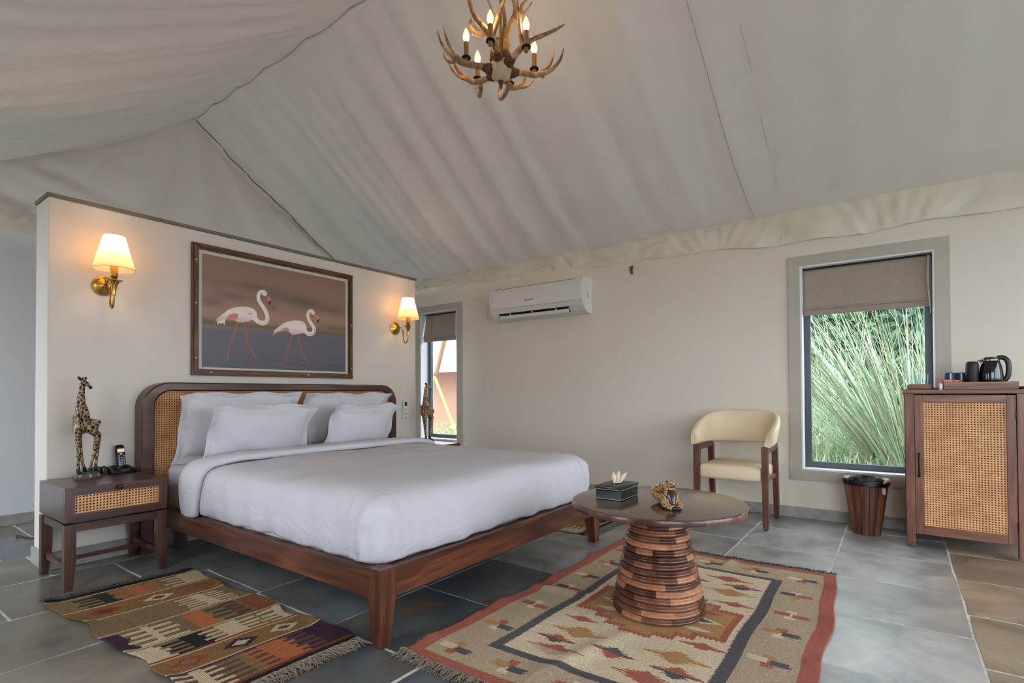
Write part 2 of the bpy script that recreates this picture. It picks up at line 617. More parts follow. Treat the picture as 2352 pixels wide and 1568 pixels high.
def colour_grid(name, verts, nu, nv, cols, mat, parent=None, loc=None, flip=False):
    """grid mesh with one flat colour per cell. verts (nv+1)*(nu+1) array, cols (nv,nu,3) linear"""
    me = bpy.data.meshes.new(name)
    j, i = np.mgrid[0:nv, 0:nu]
    a = (j*(nu+1)+i).ravel()
    quads = np.stack([a, a+1, a+nu+2, a+nu+1], 1)
    if flip:
        quads = quads[:, ::-1]
    n = len(quads)
    me.vertices.add(len(verts))
    me.vertices.foreach_set('co', np.asarray(verts, np.float32).ravel())
    me.loops.add(n*4)
    me.loops.foreach_set('vertex_index', quads.ravel().astype(np.int32))
    me.polygons.add(n)
    me.polygons.foreach_set('loop_start', np.arange(0, n*4, 4, dtype=np.int32))
    me.polygons.foreach_set('use_smooth', np.ones(n, bool))
    me.update(calc_edges=True)
    at = me.color_attributes.new('Col', 'FLOAT_COLOR', 'CORNER')
    c = np.ones((n, 4, 4), np.float32)
    c[:, :, :3] = np.asarray(cols, np.float32).reshape(n, 1, 3)
    at.data.foreach_set('color', c.ravel())
    me.materials.append(mat)
    o = bpy.data.objects.new(name, me)
    COL.objects.link(o)
    if parent is not None:
        o.parent = parent
    if loc is not None:
        o.location = loc
    return o


def s3(*c):
    return np.array(srgb(*c)[:3])


rng = random.Random(7)
nrng = np.random.default_rng(7)


def fnoise(x, y, seed=0, oct=4):
    """cheap smooth noise by summed sines, about -1..1"""
    r = np.random.default_rng(seed)
    o = 0
    for k in range(oct*3):
        f = 1.6**(k/2)
        a = r.uniform(0, 2*PI)
        o = o+np.sin(f*(np.cos(a)*x+np.sin(a)*y)+r.uniform(0, 6.28))/(1+k*.6)
    return o*.45


# ================================================================== SETTING
XL, XR, YF, YB, YR = -5.54, 3.0, -.55, 4.74, 2.25

# ---- floor: grout bed and stone slabs
floor = struct(G().box(XL-.15, XR+.15, YF-.15, YB+.15, -.12, -.0012).obj('floor', GROUT))
courses = [2.98, 2.53, 1.97, 1.40, .83, .243, -.31, -.862, -1.42, -1.985, -2.615, -3.195, -3.79, -4.38, -4.962, -5.56]
joint = {3: 1.3, 4: 2.545, 5: 2.255, 6: 2.6, 7: 2.70, 8: 1.375, 9: .82, 10: 1.40, 11: 1.13, 12: .85, 13: 1.3, 14: 1.0}
tints = [(124, 124, 122), (116, 117, 118), (130, 125, 118), (108, 111, 114), (120, 115, 107), (98, 101, 104), (132, 128, 121)]
for ci in range(len(courses)-1):
    x1, x0 = courses[ci], courses[ci+1]
    y = joint.get(ci, rng.uniform(0, .5))
    while y > YF:
        y -= .562
    while y < YB:
        ya, yb = max(y, YF), min(y+.562, YB-.0)
        y += .562
        if yb-ya < .04:
            continue
        cx, cy = (x0+x1)/2, (ya+yb)/2
        g = .0058
        hx, hy = (x1-x0)/2-g, (yb-ya)/2-g
        jt = lambda: rng.uniform(-.0035, .0035)
        out = []
        for a, b in (((-1, -1), (1, -1)), ((1, -1), (1, 1)), ((1, 1), (-1, 1)), ((-1, 1), (-1, -1))):
            for t in (0, .36, .7):
                out.append((hx*(a[0]+(b[0]-a[0])*t)+jt(), hy*(a[1]+(b[1]-a[1])*t)+jt()))
        o = G().prism(out, 'z', -.02, rng.uniform(-.0006, .0006)).obj('stone_tile', STONE, floor, (cx, cy, 0))
        tt = list(rng.choice(tints))
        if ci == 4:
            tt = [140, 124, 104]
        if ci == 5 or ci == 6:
            tt = [150, 149, 146]  # paler colour carries the window's reflection on the floor
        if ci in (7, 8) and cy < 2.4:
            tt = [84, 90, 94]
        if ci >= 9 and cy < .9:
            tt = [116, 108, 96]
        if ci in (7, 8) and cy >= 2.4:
            tt = [134, 132, 128]  # lightened in the colour, for the same window reflection
        k = rng.uniform(.98, 1.14)
        o.color = srgb(*[c*k for c in tt])

# ---- walls
ZW = 2.5


def wall_y(name, y0, y1, x0, x1, holes, mat, zt=ZW):
    """wall of constant Y with rectangular holes (x0,x1,z0,z1)"""
    g = G()
    xs = sorted({x0, x1, *[h[0] for h in holes], *[h[1] for h in holes]})
    for a, b in zip(xs, xs[1:]):
        zs = [(-.02, zt)]
        for h in holes:
            if h[0] <= a+1e-6 and h[1] >= b-1e-6:
                zs = [(-.02, h[2]), (h[3], zt)]
        for z0, z1 in zs:
            g.box(a, b, y0, y1, z0, z1)
    return struct(g.obj(name, mat))


W1 = (-.615, .225, .385, 2.0)        # opening of the large window
W2 = (-4.92, -4.285, .43, 2.03)      # opening of the narrow window
wall_y('wall_back', YB, YB+.22, XL-.2, XR+.2, [W1, W2], WALL)
W3 = (-5.45, -4.3, .06, 2.2)
FILL_W4 = (-2.7, -1.7, .3, 2.15)  # unseen opening, added to light the room and the bed's near side
FILL_W5 = (.3, 2.75, .15, 2.25)  # unseen opening, added to brighten the back wall and right side
wall_y('wall_front', YF-.2, YF, XL-.2, XR+.2, [W3, FILL_W4, FILL_W5], WALL)
struct(G().box(XL-.2, XL, YF-.2, YB+.2, -.02, ZW).obj('wall_left', WALL_DAYLIT))
DY0, DY1, DZ = .15, 4.35, 2.42
g = G()
g.box(XR, XR+.2, YF-.2, DY0, -.02, ZW).box(XR, XR+.2, DY1, YB+.2, -.02, ZW).box(XR, XR+.2, DY0, DY1, DZ, ZW)
struct(g.obj('wall_right', WALL))
# skirting
struct(G().box(XL, XR, YB-.014, YB, 0, .085, .003).obj('baseboard_back', SKIRT))
struct(G().box(XL, XL+.014, YF, YB, 0, .085, .003).obj('baseboard_left', SKIRT))
# half-height partition behind the bed
PX0, PX1, PY0, PY1, PZ = -4.18, -3.93, .85, 3.71, 2.15
part = struct(G().box(PX0, PX1, PY0, PY1, 0, PZ, .004).obj('wall_partition', PART))
G().box(PX0-.008, PX1+.008, PY0-.008, PY1+.008, PZ, PZ+.022, .002).obj('cap', CAPM, part)
g = G().box(PX0-.012, PX1+.012, PY0-.012, PY1+.012, 0, .1, .003)
struct(g.obj('baseboard_partition', SKIRT))

# ---- tent roof
Dp = np.array([0, .14, .35, .72, 1.24, 1.62, 2.05, 2.49, 2.75, 3.2])
Zp = np.array([3.70, 3.60, 3.43, 3.17, 2.86, 2.655, 2.52, 2.43, 2.41, 2.40])


def prof(d):
    # smoothed piecewise profile
    d = np.asarray(d, float)
    o = 0
    for k in (-.03, -.015, 0, .015, .03):
        o = o+np.interp(np.abs(d+k), Dp, Zp)
    return o/5


def folds(X, d, side):
    """hanging folds of the cloth, running down the slope and drifting to -X near the eave"""
    lean = np.clip((-X-1.2)/2.2, 0, 1)*.42
    u = X+lean*(d/2.49)**2.2
    amp = np.clip((-X-.2)/2.6, .10, 1)*np.sin(np.clip(d/2.5, 0, 1)*PI)**.7
    u2 = u+.13*np.sin(1.9*u)+.05*np.sin(4.7*u+side)
    F = .55*(np.abs(np.sin(u2*5.6+side))**.7-.6)+.38*(np.abs(np.sin(u2*9.7+1.3+side*2))**.8-.6)+.22*np.sin(u2*17+.4)+.1*np.sin(u2*31)
    return .10*amp*F+.006*fnoise(X*2.2, d*2.6, 5+side)*amp


g = G()
NX, ND = 340, 60
ys = np.concatenate([YR-np.linspace(2.95, 0, ND+1), YR+np.linspace(0, 2.47, ND+1)[1:]])
xs = np.linspace(XL-.0, XR+.3, NX+1)
Xg, Yg = np.meshgrid(xs, ys)
dg = np.abs(Yg-YR)
Zg = prof(dg)
# ridge hangs in small scallops between its ties
att = np.array([-5.54, -5.05, -4.62, -4.15, -3.57, -3.03, -2.35, -1.7, -1.0, -.3, .5, 1.2, 2.0, 2.8, 3.3])
sag = np.zeros_like(xs)
for a, b in zip(att, att[1:]):
    t = (xs-a)/(b-a)
    k = (t >= 0) & (t <= 1)
    sag[k] = .03*4*t[k]*(1-t[k])
Zg = Zg-sag[None, :]*np.exp(-dg/.35)
Zg = Zg-np.where(Yg > YR, folds(Xg, dg, 0), folds(Xg, dg*.9, 1))
# a little belly between the frames
Zg = Zg-.03*np.sin((Xg-.94)/1.85*PI)**2*np.sin(np.clip(dg/2.5, 0, 1)*PI)
V = np.stack([Xg, Yg, Zg], -1).reshape(-1, 3)
nu, nv = NX, len(ys)-1
j, i = np.mgrid[0:nv, 0:nu]
a = (j*(nu+1)+i).ravel()
Q = np.stack([a, a+nu+1, a+nu+2, a+1], 1)
me = bpy.data.meshes.new('ceiling')
me.from_pydata(V.tolist(), [], Q.tolist())
me.polygons.foreach_set('use_smooth', [True]*len(me.polygons))
me.materials.append(TENT)
ceiling = bpy.data.objects.new('ceiling', me)
COL.objects.link(ceiling)
struct(ceiling)


def roof_z(x, y):
    i_ = int(np.argmin(np.abs(xs-x)))
    j_ = int(np.argmin(np.abs(ys-y)))
    return float(Zg[j_, i_])


# stitched seams running down the cloth
for x, y0, y1, r in ((-.935, 2.3, 4.70, .003), (-.70, 2.6, 4.35, .0012), (-1.62, 2.6, 4.2, .001)):
    p = [(x+.02*math.sin(t*3), y0+(y1-y0)*t, roof_z(x, y0+(y1-y0)*t)-.002) for t in np.linspace(0, 1, 40)]
    G().tube(p, r, 6).obj('seam', SEAM, ceiling)


# hem of the ridge pole sleeve, hanging in scallops between the ties
g = G()
g.grid(lambda u, v: (XL+.05+(XR-XL)*u, YR+.006*math.sin(v*PI), float(np.interp(XL+.05+(XR-XL)*u, xs, Zg[ND]))-.001-.011*v-.006*v*abs(math.sin(u*70))), 300, 3)
o = g.obj('ridge_hem', TENT, ceiling, fix=False)
o.modifiers.new('t', 'SOLIDIFY').thickness = .004


def valance(axis, c, a0, a1, top, bot, out, n):
    """crumpled cloth band hanging over the wall top; axis along which it runs"""
    g = G()
    m = 14

    def fn(u, v):
        a = a0+(a1-a0)*u
        zb = bot(a)
        z = top+(zb-top)*v
        w1 = math.sin(a*6.3+1.7*math.sin(a*2.1)+v*1.5*math.sin(a*1.3))
        w2 = math.sin(a*17+2.2*math.sin(a*4.3)+v*3*math.sin(a*2.7+1))
        w3_ = abs(math.sin(a*9.5+v*4*math.sin(a*3.3)))
        o = out*(1-.55*v)+(.012*w1+.007*w2)*math.sin(v*PI*.8)+.012*(w3_-.6)*v+.004*math.sin(a*47+9*v*math.sin(a*5))+.003*math.sin(v*21+a*13)
        o = max(o, .006)
        # gathers below the roof ties
        return (a, c-o, z) if axis == 'x' else (c+o, a, z)
    g.grid(fn, n, m)
    return g.obj('valance', TENT_V, ceiling, fix=False)


vb = lambda x: float(np.interp(x, [-5.54, -4.97, -3.3, -2.05, -.96, .685, 3], [2.32, 2.318, 2.286, 2.264, 2.205, 2.195, 2.2]))+.012*math.sin(x*3.7)+.008*math.sin(x*9.1)
valance('x', YB, XL, XR, 2.455, vb, .065, 420)
valance('y', XL, YF, YB, 2.465, lambda y: 2.285+.012*math.sin(y*4), .06, 200)


def gable(x, sgn, name):
    g = G()
    n, m = 220, 60

    def fn(u, v):
        y = YF-.1+(YB+.1-YF+.1)*u
        zt = float(prof(abs(y-YR)))+.03
        z = 2.34+(zt-2.34)*v
        d = y-YR
        hgt = 3.72-z
        ang = d/(hgt+.12)
        o = .045*(abs(math.sin(ang*5+1))**.6-.6)*min(1, hgt*1.4)+.026*math.sin(ang*13)*min(1, hgt)
        # loose cloth on the left bunches in horizontal swags
        if y < YR-.3:
            k = min(1, (YR-.3-y)/.8)
            o += k*(.03*math.sin((z+.25*d)*19)+.014*math.sin((z+.3*d)*34+1))*math.sin(max(0, min(1, v))*PI)
        o += .05*math.sin(v*PI)
        return (x+sgn*max(o, -.02), y, z)
    g.grid(fn, n, m)
    return g.obj(name, TENT, ceiling, fix=False)


gable(XL+.03, 1, 'gable_cloth')
GAP_SHADE = plain('gap_shadow_line', srgb(128, 122, 114), .9)  # dark tube draws the gap shadow along the gable's right edge
G().tube([(XL+.10, y, roof_z(XL+.10, y)-.010) for y in np.linspace(YR+.02, YB-.05, 50)], .006, 6).obj('gap_line', GAP_SHADE, ceiling)
g = G()
pts = [(YF-.15, 2.4)]+[(y, float(prof(abs(y-YR)))+.05) for y in np.linspace(YF-.1, YB+.1, 40)]+[(YB+.15, 2.4)]
g.prism(pts, 'x', XR+.05, XR+.1)
g.obj('gable_cloth', TENT, ceiling)


# ---- windows
def window(name, o, board, yb, sash_y, sash_w, mull=False):
    """surround boards, reveal lining, dark sash and pane; o = opening"""
    x0, x1, z0, z1 = o
    root = bpy.data.objects.new(name, None)
    COL.objects.link(root)
    root.location = ((x0+x1)/2, yb, z0)
    struct(root)
    inv = lambda gg: gg
    ox, oz = (x0+x1)/2, z0
    a, b, c, d = x0-ox, x1-ox, 0, z1-z0
    w_ = board
    t = .02
    # mitred boards
    for P in ([(a-w_, c-w_), (b+w_, c-w_), (b, c), (a, c)], [(a-w_, d+w_), (a, d), (b, d), (b+w_, d+w_)], [(a-w_, c-w_), (a, c), (a, d), (a-w_, d+w_)], [(b+w_, c-w_), (b+w_, d+w_), (b, d), (b, c)]):
        G().prism(P, 'y', -t, 0).obj('surround_board', WINF, root)
    dep = sash_y-yb
    r = .012
    for P in ((a, b, c, c+r), (a, b, d-r, d), (a, a+r, c+r, d-r), (b-r, b, c+r, d-r)):
        G().box(P[0], P[1], -t+.004, dep, P[2], P[3]).obj('reveal_lining', REVEAL, root)
    s_ = sash_w
    a2, b2, c2, d2_ = a+r, b-r, c+r, d-r
    for P in ((a2, b2, c2, c2+s_), (a2, b2, d2_-s_, d2_), (a2, a2+s_, c2+s_, d2_-s_), (b2-s_, b2, c2+s_, d2_-s_)):
        G().box(P[0], P[1], dep-.035, dep+.01, P[2], P[3], .003).obj('sash_bar', SASH, root)
    G().box(a2+s_-.004, b2-s_+.004, dep-.012, dep-.008, c2+s_-.004, d2_-s_+.004).obj('pane', PANE, root)
    return root


window('window_1', W1, .082, YB, YB+.13, .045)
window('window_2', W2, .078, YB, YB+.15, .045)
# window on the camera side (daylight for the dressing passage), two added fill windows and glazed front
for nm, Wn in (('window_3', W3), ('fill_window_4', FILL_W4), ('fill_window_5', FILL_W5)):
    w3 = struct(bpy.data.objects.new(nm, None))
    COL.objects.link(w3)
    for P in ((Wn[0], Wn[1], Wn[2], Wn[2]+.05), (Wn[0], Wn[1], Wn[3]-.05, Wn[3]), (Wn[0], Wn[0]+.05, Wn[2]+.05, Wn[3]-.05), (Wn[1]-.05, Wn[1], Wn[2]+.05, Wn[3]-.05)):
        G().box(P[0], P[1], YF-.15, YF-.1, P[2], P[3], .003).obj('sash_bar', SASH, w3)
    G().box(Wn[0]+.045, Wn[1]-.045, YF-.127, YF-.123, Wn[2]+.045, Wn[3]-.045).obj('pane', PANE, w3)
d1 = struct(bpy.data.objects.new('door_1', None))
COL.objects.link(d1)
for k in range(5):
    y = DY0+(DY1-DY0)*k/4
    G().box(XR+.06, XR+.12, max(DY0, y-.035), min(DY1, y+.035), 0, DZ, .004).obj('door_stile', SASH, d1)
for z0, z1 in ((0, .09), (DZ-.08, DZ)):
    G().box(XR+.065, XR+.115, DY0, DY1, z0, z1, .004).obj('door_rail', SASH, d1)
for k in range(4):
    y = DY0+(DY1-DY0)*k/4
    G().box(XR+.088, XR+.092, y+.03, y+(DY1-DY0)/4-.03, .085, DZ-.075).obj('pane', PANE, d1)

# ---- ground outdoors
GROUND = plain('ground_earth', srgb(132, 132, 128), .95, noise=.2, nscale=1.5, bump=.4, bscale=6)
struct(G().box(-30, 30, -30, 30, -.4, -.13).obj('ground', GROUND))

# ================================================================== BED
BY = 2.285                       # centre line of the bed
bed = thing('bed', 'king-size dark reddish wooden bed frame with rounded cane headboard and tapered front legs', 'bed', (-2.75, BY, 0))
bx = lambda x: x+2.75
HX0, HX1 = bx(-3.925), bx(-3.81)
hy = 1.038
hz = 1.083
HO = .032                       # the headboard sits a little off the frame's centre


def arch(hw, top, r, n=14):
    """outline from floor left, over, to floor right (y,z)"""
    P = [(-hw, 0)]
    P += [(-hw+r-r*math.cos(t), top-r+r*math.sin(t)) for t in np.linspace(0, PI/2, n)]
    P += [(hw-r+r*math.sin(t), top-r+r*math.cos(t)) for t in np.linspace(0, PI/2, n)]
    P += [(hw, 0)]
    return P


fw = .074
outer = arch(hy, hz, .165)
inner = arch(hy-fw, hz-fw+.018, .10)
g = G()
n = len(outer)
b = .008
prof_ = [(outer, HX0), (outer, HX1-b), ([(y*(1-b/hy), z if z == 0 else z-b*(z/hz)) for y, z in outer], HX1),
         ([(y*(1+b/hy), z if z == 0 else z+b*(z/hz)) for y, z in inner], HX1), (inner, HX1-b), (inner, HX0)]
g.rings([[(x, y+HO, z) for (y, z) in P] for P, x in prof_]+[[(HX0, y+HO, z) for y, z in outer]], closed=False)
g.add([(x, y+HO, 0) for y in (-hy, -hy+fw) for x in (HX0, HX1)], [(0, 1, 3, 2)])
g.add([(x, y+HO, 0) for y in (hy-fw, hy) for x in (HX0, HX1)], [(0, 1, 3, 2)])
g.obj('headboard_frame', wood('headboard_wood', 'y', srgb(54, 29, 20), srgb(74, 41, 29), srgb(98, 58, 41)), bed)
inn = arch(hy-fw+.004, hz-fw+.022, .10)
cut = [(y+HO, max(z, .22)) for y, z in inn]
g = G().prism(cut, 'x', HX1-.034, HX1-.030)
g.obj('headboard_cane', CANE_YZ, bed)
g = G().prism(cut, 'x', HX0+.004, HX0+.016)
g.obj('headboard_backing', CBACK, bed)
# rails
RZ0, RZ1 = .185, .305
yn = .93
xf = bx(-1.635)
for s in (-1, 1):
    G().box(bx(-3.81), xf-.075, s*yn-(.0 if s > 0 else 0)-(.03 if s > 0 else 0), s*yn+(.03 if s < 0 else 0), RZ0, RZ1, .004).obj('side_rail', WD['x'], bed)
    G().box(bx(-3.80), xf-.04, s*yn*.967-.035, s*yn*.967+.035, RZ1-.03, RZ1-.004, .003).obj('ledge', WD['x'], bed)
G().box(xf-.03, xf, -yn+.075, yn-.075, RZ0, RZ1, .004).obj('foot_rail', WD['y'], bed)
G().box(xf-.1, xf-.028, -yn+.03, yn-.03, RZ1-.03, RZ1-.004, .003).obj('ledge', WD['y'], bed)
G().box(bx(-3.8), xf-.1, -yn+.05, yn-.05, .2, .27).obj('deck', ES['x'], bed)
for s in (-1, 1):
    g = G()
    cx, cy = xf-.0375, s*(yn-.0375)
    g.tbar((cx+.012, cy+s*.012, 0), (cx, cy, RZ0), (.05, .05), (.077, .077))
    g.box(cx-.0385, cx+.0385, cy-.0385, cy+.0385, RZ0, RZ1+.003)
    g.obj('leg', WD['z'], bed)
    G().box(bx(-3.80), bx(-3.74), s*(yn-.13)-.03, s*(yn-.13)+.03, 0, .2).obj('leg', ES['z'], bed)

# mattress with its sheet
mat_ = thing('mattress', 'thick mattress in a white fitted sheet lying on the wooden bed', 'mattress', (-2.75, BY, .27))
g = G()
X0, X1, HY = bx(-3.795), bx(-1.715), .885


def rrect(x0, x1, hy_, r, n=10):
    P = []
    for cx, cy, a0 in ((x1-r, hy_-r, 0), (x0+r, hy_-r, PI/2), (x0+r, -hy_+r, PI), (x1-r, -hy_+r, 1.5*PI)):
        for t in np.linspace(0, PI/2, n):
            P.append((cx+r*math.cos(a0+t), cy+r*math.sin(a0+t)))
    return P


lv = [(0, .03), (.012, .008), (.03, 0), (.25, 0), (.272, .008), (.285, .025), (.292, .055), (.294, .3)]
rg = []
for z, ins in lv:
    P = rrect(X0+ins*.6, X1-ins, HY-ins, max(.02, .08-ins*.5))
    rg.append([(x, y, z+(.004*math.sin(x*14+y*9)*math.sin(x*31) if .03 < z < .28 else 0)) for x, y in P])
g.rings(rg)
g.obj('sheet', SHEET, mat_)

# duvet
duv = thing('duvet', 'plain white duvet spread over the bed and hanging to the rails', 'duvet', (-2.75, BY, .30))


def outline(x0, x1, hy_, r, n=40, m=80):
    """open outline: head-near corner -> foot-near corner -> foot-far -> head-far"""
    P = [(x0+(x1-r-x0)*t, -hy_) for t in np.linspace(0, 1, m)]
    P += [(x1-r+r*math.sin(t), -hy_+r-r*math.cos(t)) for t in np.linspace(0, PI/2, n)[1:]]
    P += [(x1, -hy_+r+(2*hy_-2*r)*t) for t in np.linspace(0, 1, m)[1:]]
    P += [(x1-r+r*math.cos(t), hy_-r+r*math.sin(t)) for t in np.linspace(0, PI/2, n)[1:]]
    P += [(x1-r-(x1-r-x0)*t, hy_) for t in np.linspace(0, 1, m)[1:]]
    return P


DX0, DX1, DHY = bx(-3.22), bx(-1.672), .912
lv = [(-.002, .034), (.004, .016), (.02, .004), (.08, .0), (.15, .0), (.205, .004), (.24, .016), (.262, .036), (.276, .064), (.286, .10), (.292, .15), (.296, .22), (.3, .32), (.303, .45), (.304, .6), (.304, .80), (.304, .905)]
rg = []
for li, (z, ins) in enumerate(lv):
    hyy = max(.02, DHY-ins)
    P = outline(DX0, DX1-min(ins, .85), hyy, max(.012, min(.10, hyy*.9)) if ins < .2 else max(.01, min(.1, hyy*.5)))
    row = []
    for k, (x, y) in enumerate(P):
        s_ = k/len(P)
        side = max(0, 1-max(0, z-.2)/.09) if z < .29 else 0
        dist_c = min(math.hypot(x-DX1, y+DHY), math.hypot(x-DX1, y-DHY))
        wr = math.exp(-(dist_c/.22)**2)
        u = (x*1.0+y*1.0)
        off = side*(.007*math.sin(u*17)*math.sin(u*5.3+1)+.006*math.sin(u*31+z*9)*(1-z/.3)+wr*.020*math.sin((x-y)*80+z*10+2*math.sin(z*22))*min(1, .25+z/.08))
        off += side*.010*math.sin(z/.3*PI)
        cxn, cyn = x-(DX0+DX1)/2*0-bx(-2.6), y
        if abs(y) > hyy-.06 and x < DX1-.1:
            nx, ny = 0, math.copysign(1, y)
        elif x > DX1-ins-.02 and abs(y) < hyy-.1:
            nx, ny = 1, 0
        else:
            nn = math.hypot(max(0, x-(DX1-.12)), abs(y)-(hyy-.12)) or 1
            nx, ny = max(0, x-(DX1-.12))/nn, math.copysign((abs(y)-(hyy-.12))/nn, y)
        hem = (1-wr)*(.006*math.sin(u*7.3)+.004*math.sin(u*19))*max(0, 1-z/.08) if z < .08 else 0
        puff = 0 if z < .27 else .006*math.sin(x*5+y*3)*math.sin(y*4-x*2)+.002*math.sin(x*16-y*9)
        row.append((x+nx*off, y+ny*off, max(.004, z+hem+puff+.004)))
    rg.append(row)
g = G().rings(rg, closed=False)
last = rg[-1]
nl = len(last)
g.add(last, [(k, k+1, nl-2-k, nl-1-k) for k in range(nl//2-1)], True)
g.obj('duvet_cover', LINEN, duv, fix=True, angle=80)
# turned-back top hem: rounded band over the bed and down both sides
g = G()
pp = [(-DHY-.028, .008), (-DHY-.036, .08), (-DHY-.034, .18), (-DHY-.014, .25), (-DHY+.035, .298), (-DHY+.12, .316)]
pp += [(t, .325+.008*math.cos(t*1.6)) for t in np.linspace(-.70, .70, 24)]
pp += [(-a, b_) for a, b_ in pp[:6][::-1]]
pp = [tuple(q) for q in smoothpath(pp, 3)]
rg = []
for k, (y, z) in enumerate(pp):
    t = k/(len(pp)-1)
    q0, q1 = pp[max(0, k-1)], pp[min(len(pp)-1, k+1)]
    tn = Vector((0, q1[0]-q0[0], q1[1]-q0[1])).normalized()
    nn = Vector((0, -tn.z, tn.y))
    front = bx(-3.145)+.018*math.sin(y*3+1)+.01*math.sin(y*9)-(.05 if z < .2 else 0)*(1-z/.2)
    back = bx(-3.425)+.02*math.sin(y*2.4)+(.03 if z < .2 else 0)*(1-z/.2)
    row = []
    cs = [(front-.03, -.028), (front-.006, -.022), (front+.002, -.006), (front-.004, .008), (front-.03, .016), (front-.1, .019+.004*math.sin(y*7)), ((front+back)/2, .016+.003*math.sin(y*11)), (back+.08, .014), (back+.03, .008), (back+.006, -.004), (back, -.016), (back+.01, -.03)]
    for x, o_ in cs:
        p = Vector((x, y, z))+nn*o_
        row.append(tuple(p))
    rg.append(row)
g.rings(rg, closed=True)
g.obj('turned_hem', LINEN, duv, fix=True, angle=80)


# pillows with flat flanged edges
def pillow(name, label, w_, h_, t_, loc, tilt, rz, seed, ear=.03, grp=None):
    g = G()
    nu_, nv_ = 84, 58
    rr = np.random.default_rng(seed)
    ph = rr.uniform(0, 6.28, 8)

    def side(sg):
        def fn(u, v):
            a, b_ = u*2-1, v*2-1
            fl = .045
            x, z = a*w_/2, b_*h_/2
            # cushion thickness inside the flange
            ax, az = abs(x)/(w_/2-fl), abs(z)/(h_/2-fl)
            k = max(0, 1-ax**2.6)**.55*max(0, 1-az**2.6)**.55 if ax < 1 and az < 1 else 0
            y = sg*(t_/2*k*(1+.10*math.sin(a*2+ph[0]))+.0035)
            # pull-in of the edges, corner ears
            x *= 1-.045*(1-a*a*0)*math.cos(b_*PI/2)
            z *= 1-.05*math.cos(a*PI/2)
            er = abs(a)**7*abs(b_)**7
            x *= 1+.02*er
            z *= 1+.03*er
            # flange ripple
            e = max(abs(a), abs(b_))
            if e > .82:
                q = (e-.82)/.18
                y += q*.014*math.sin(a*6+b_*5+ph[1])
                z += q*.006*math.sin(a*9+ph[2])
            # droop of corners
            cc = max(0, abs(a)-.75)/.25*max(0, b_-.6)/.4
            z -= ear*cc*(.6+.6*math.sin(ph[3]+a*2))
            y -= .03*cc
            y += sg*k*.004*math.sin(z*30+a*6+ph[4])
            return (x, y, z+h_/2)
        return fn
    g.grid(side(1), nu_, nv_)
    g.grid(side(-1), nu_, nv_)
    bm = bmesh.new()
    o = g.obj(name, LINEN, fix=False, angle=180)
    bm.from_mesh(o.data)
    # stitch the rims together
    n1 = (nu_+1)*(nv_+1)
    bm.verts.ensure_lookup_table()
    rim = [i for i in range(nu_+1)]+[(j+1)*(nu_+1)-1 for j in range(1, nv_+1)]+[nv_*(nu_+1)+i for i in range(nu_-1, -1, -1)]+[j*(nu_+1) for j in range(nv_-1, 0, -1)]
    for a_, b_ in zip(rim, rim[1:]+rim[:1]):
        try:
            bm.faces.new([bm.verts[a_], bm.verts[b_], bm.verts[b_+n1], bm.verts[a_+n1]]).smooth = True
        except ValueError:
            pass
    bmesh.ops.recalc_face_normals(bm, faces=bm.faces)
    bm.to_mesh(o.data)
    bm.free()
    o.location = loc
    o.rotation_euler = (tilt, 0, rz)
    return tag(o, label, 'pillow', grp or 'white pillows on the bed')


PZ0 = .566
pillow('pillow', 'large white flanged pillow against the cane headboard, nearest the bedside telephone', .79, .47, .15, (-3.66, 1.79, PZ0), R(14), R(90), 3)
pillow('pillow', 'large white flanged pillow against the cane headboard, nearest the remote control', .81, .465, .15, (-3.66, 2.635, PZ0), R(14), R(90), 5)
pillow('pillow', 'front white pillow propped on the larger pillow, nearest the bedside telephone', .69, .39, .17, (-3.40, 1.79, PZ0+.02), R(24), R(90), 9)
pillow('pillow', 'front white pillow propped on the larger pillow, nearest the narrow window', 0.61, .375, .17, (-3.40, 2.575, PZ0+.02), R(24), R(90), 12)


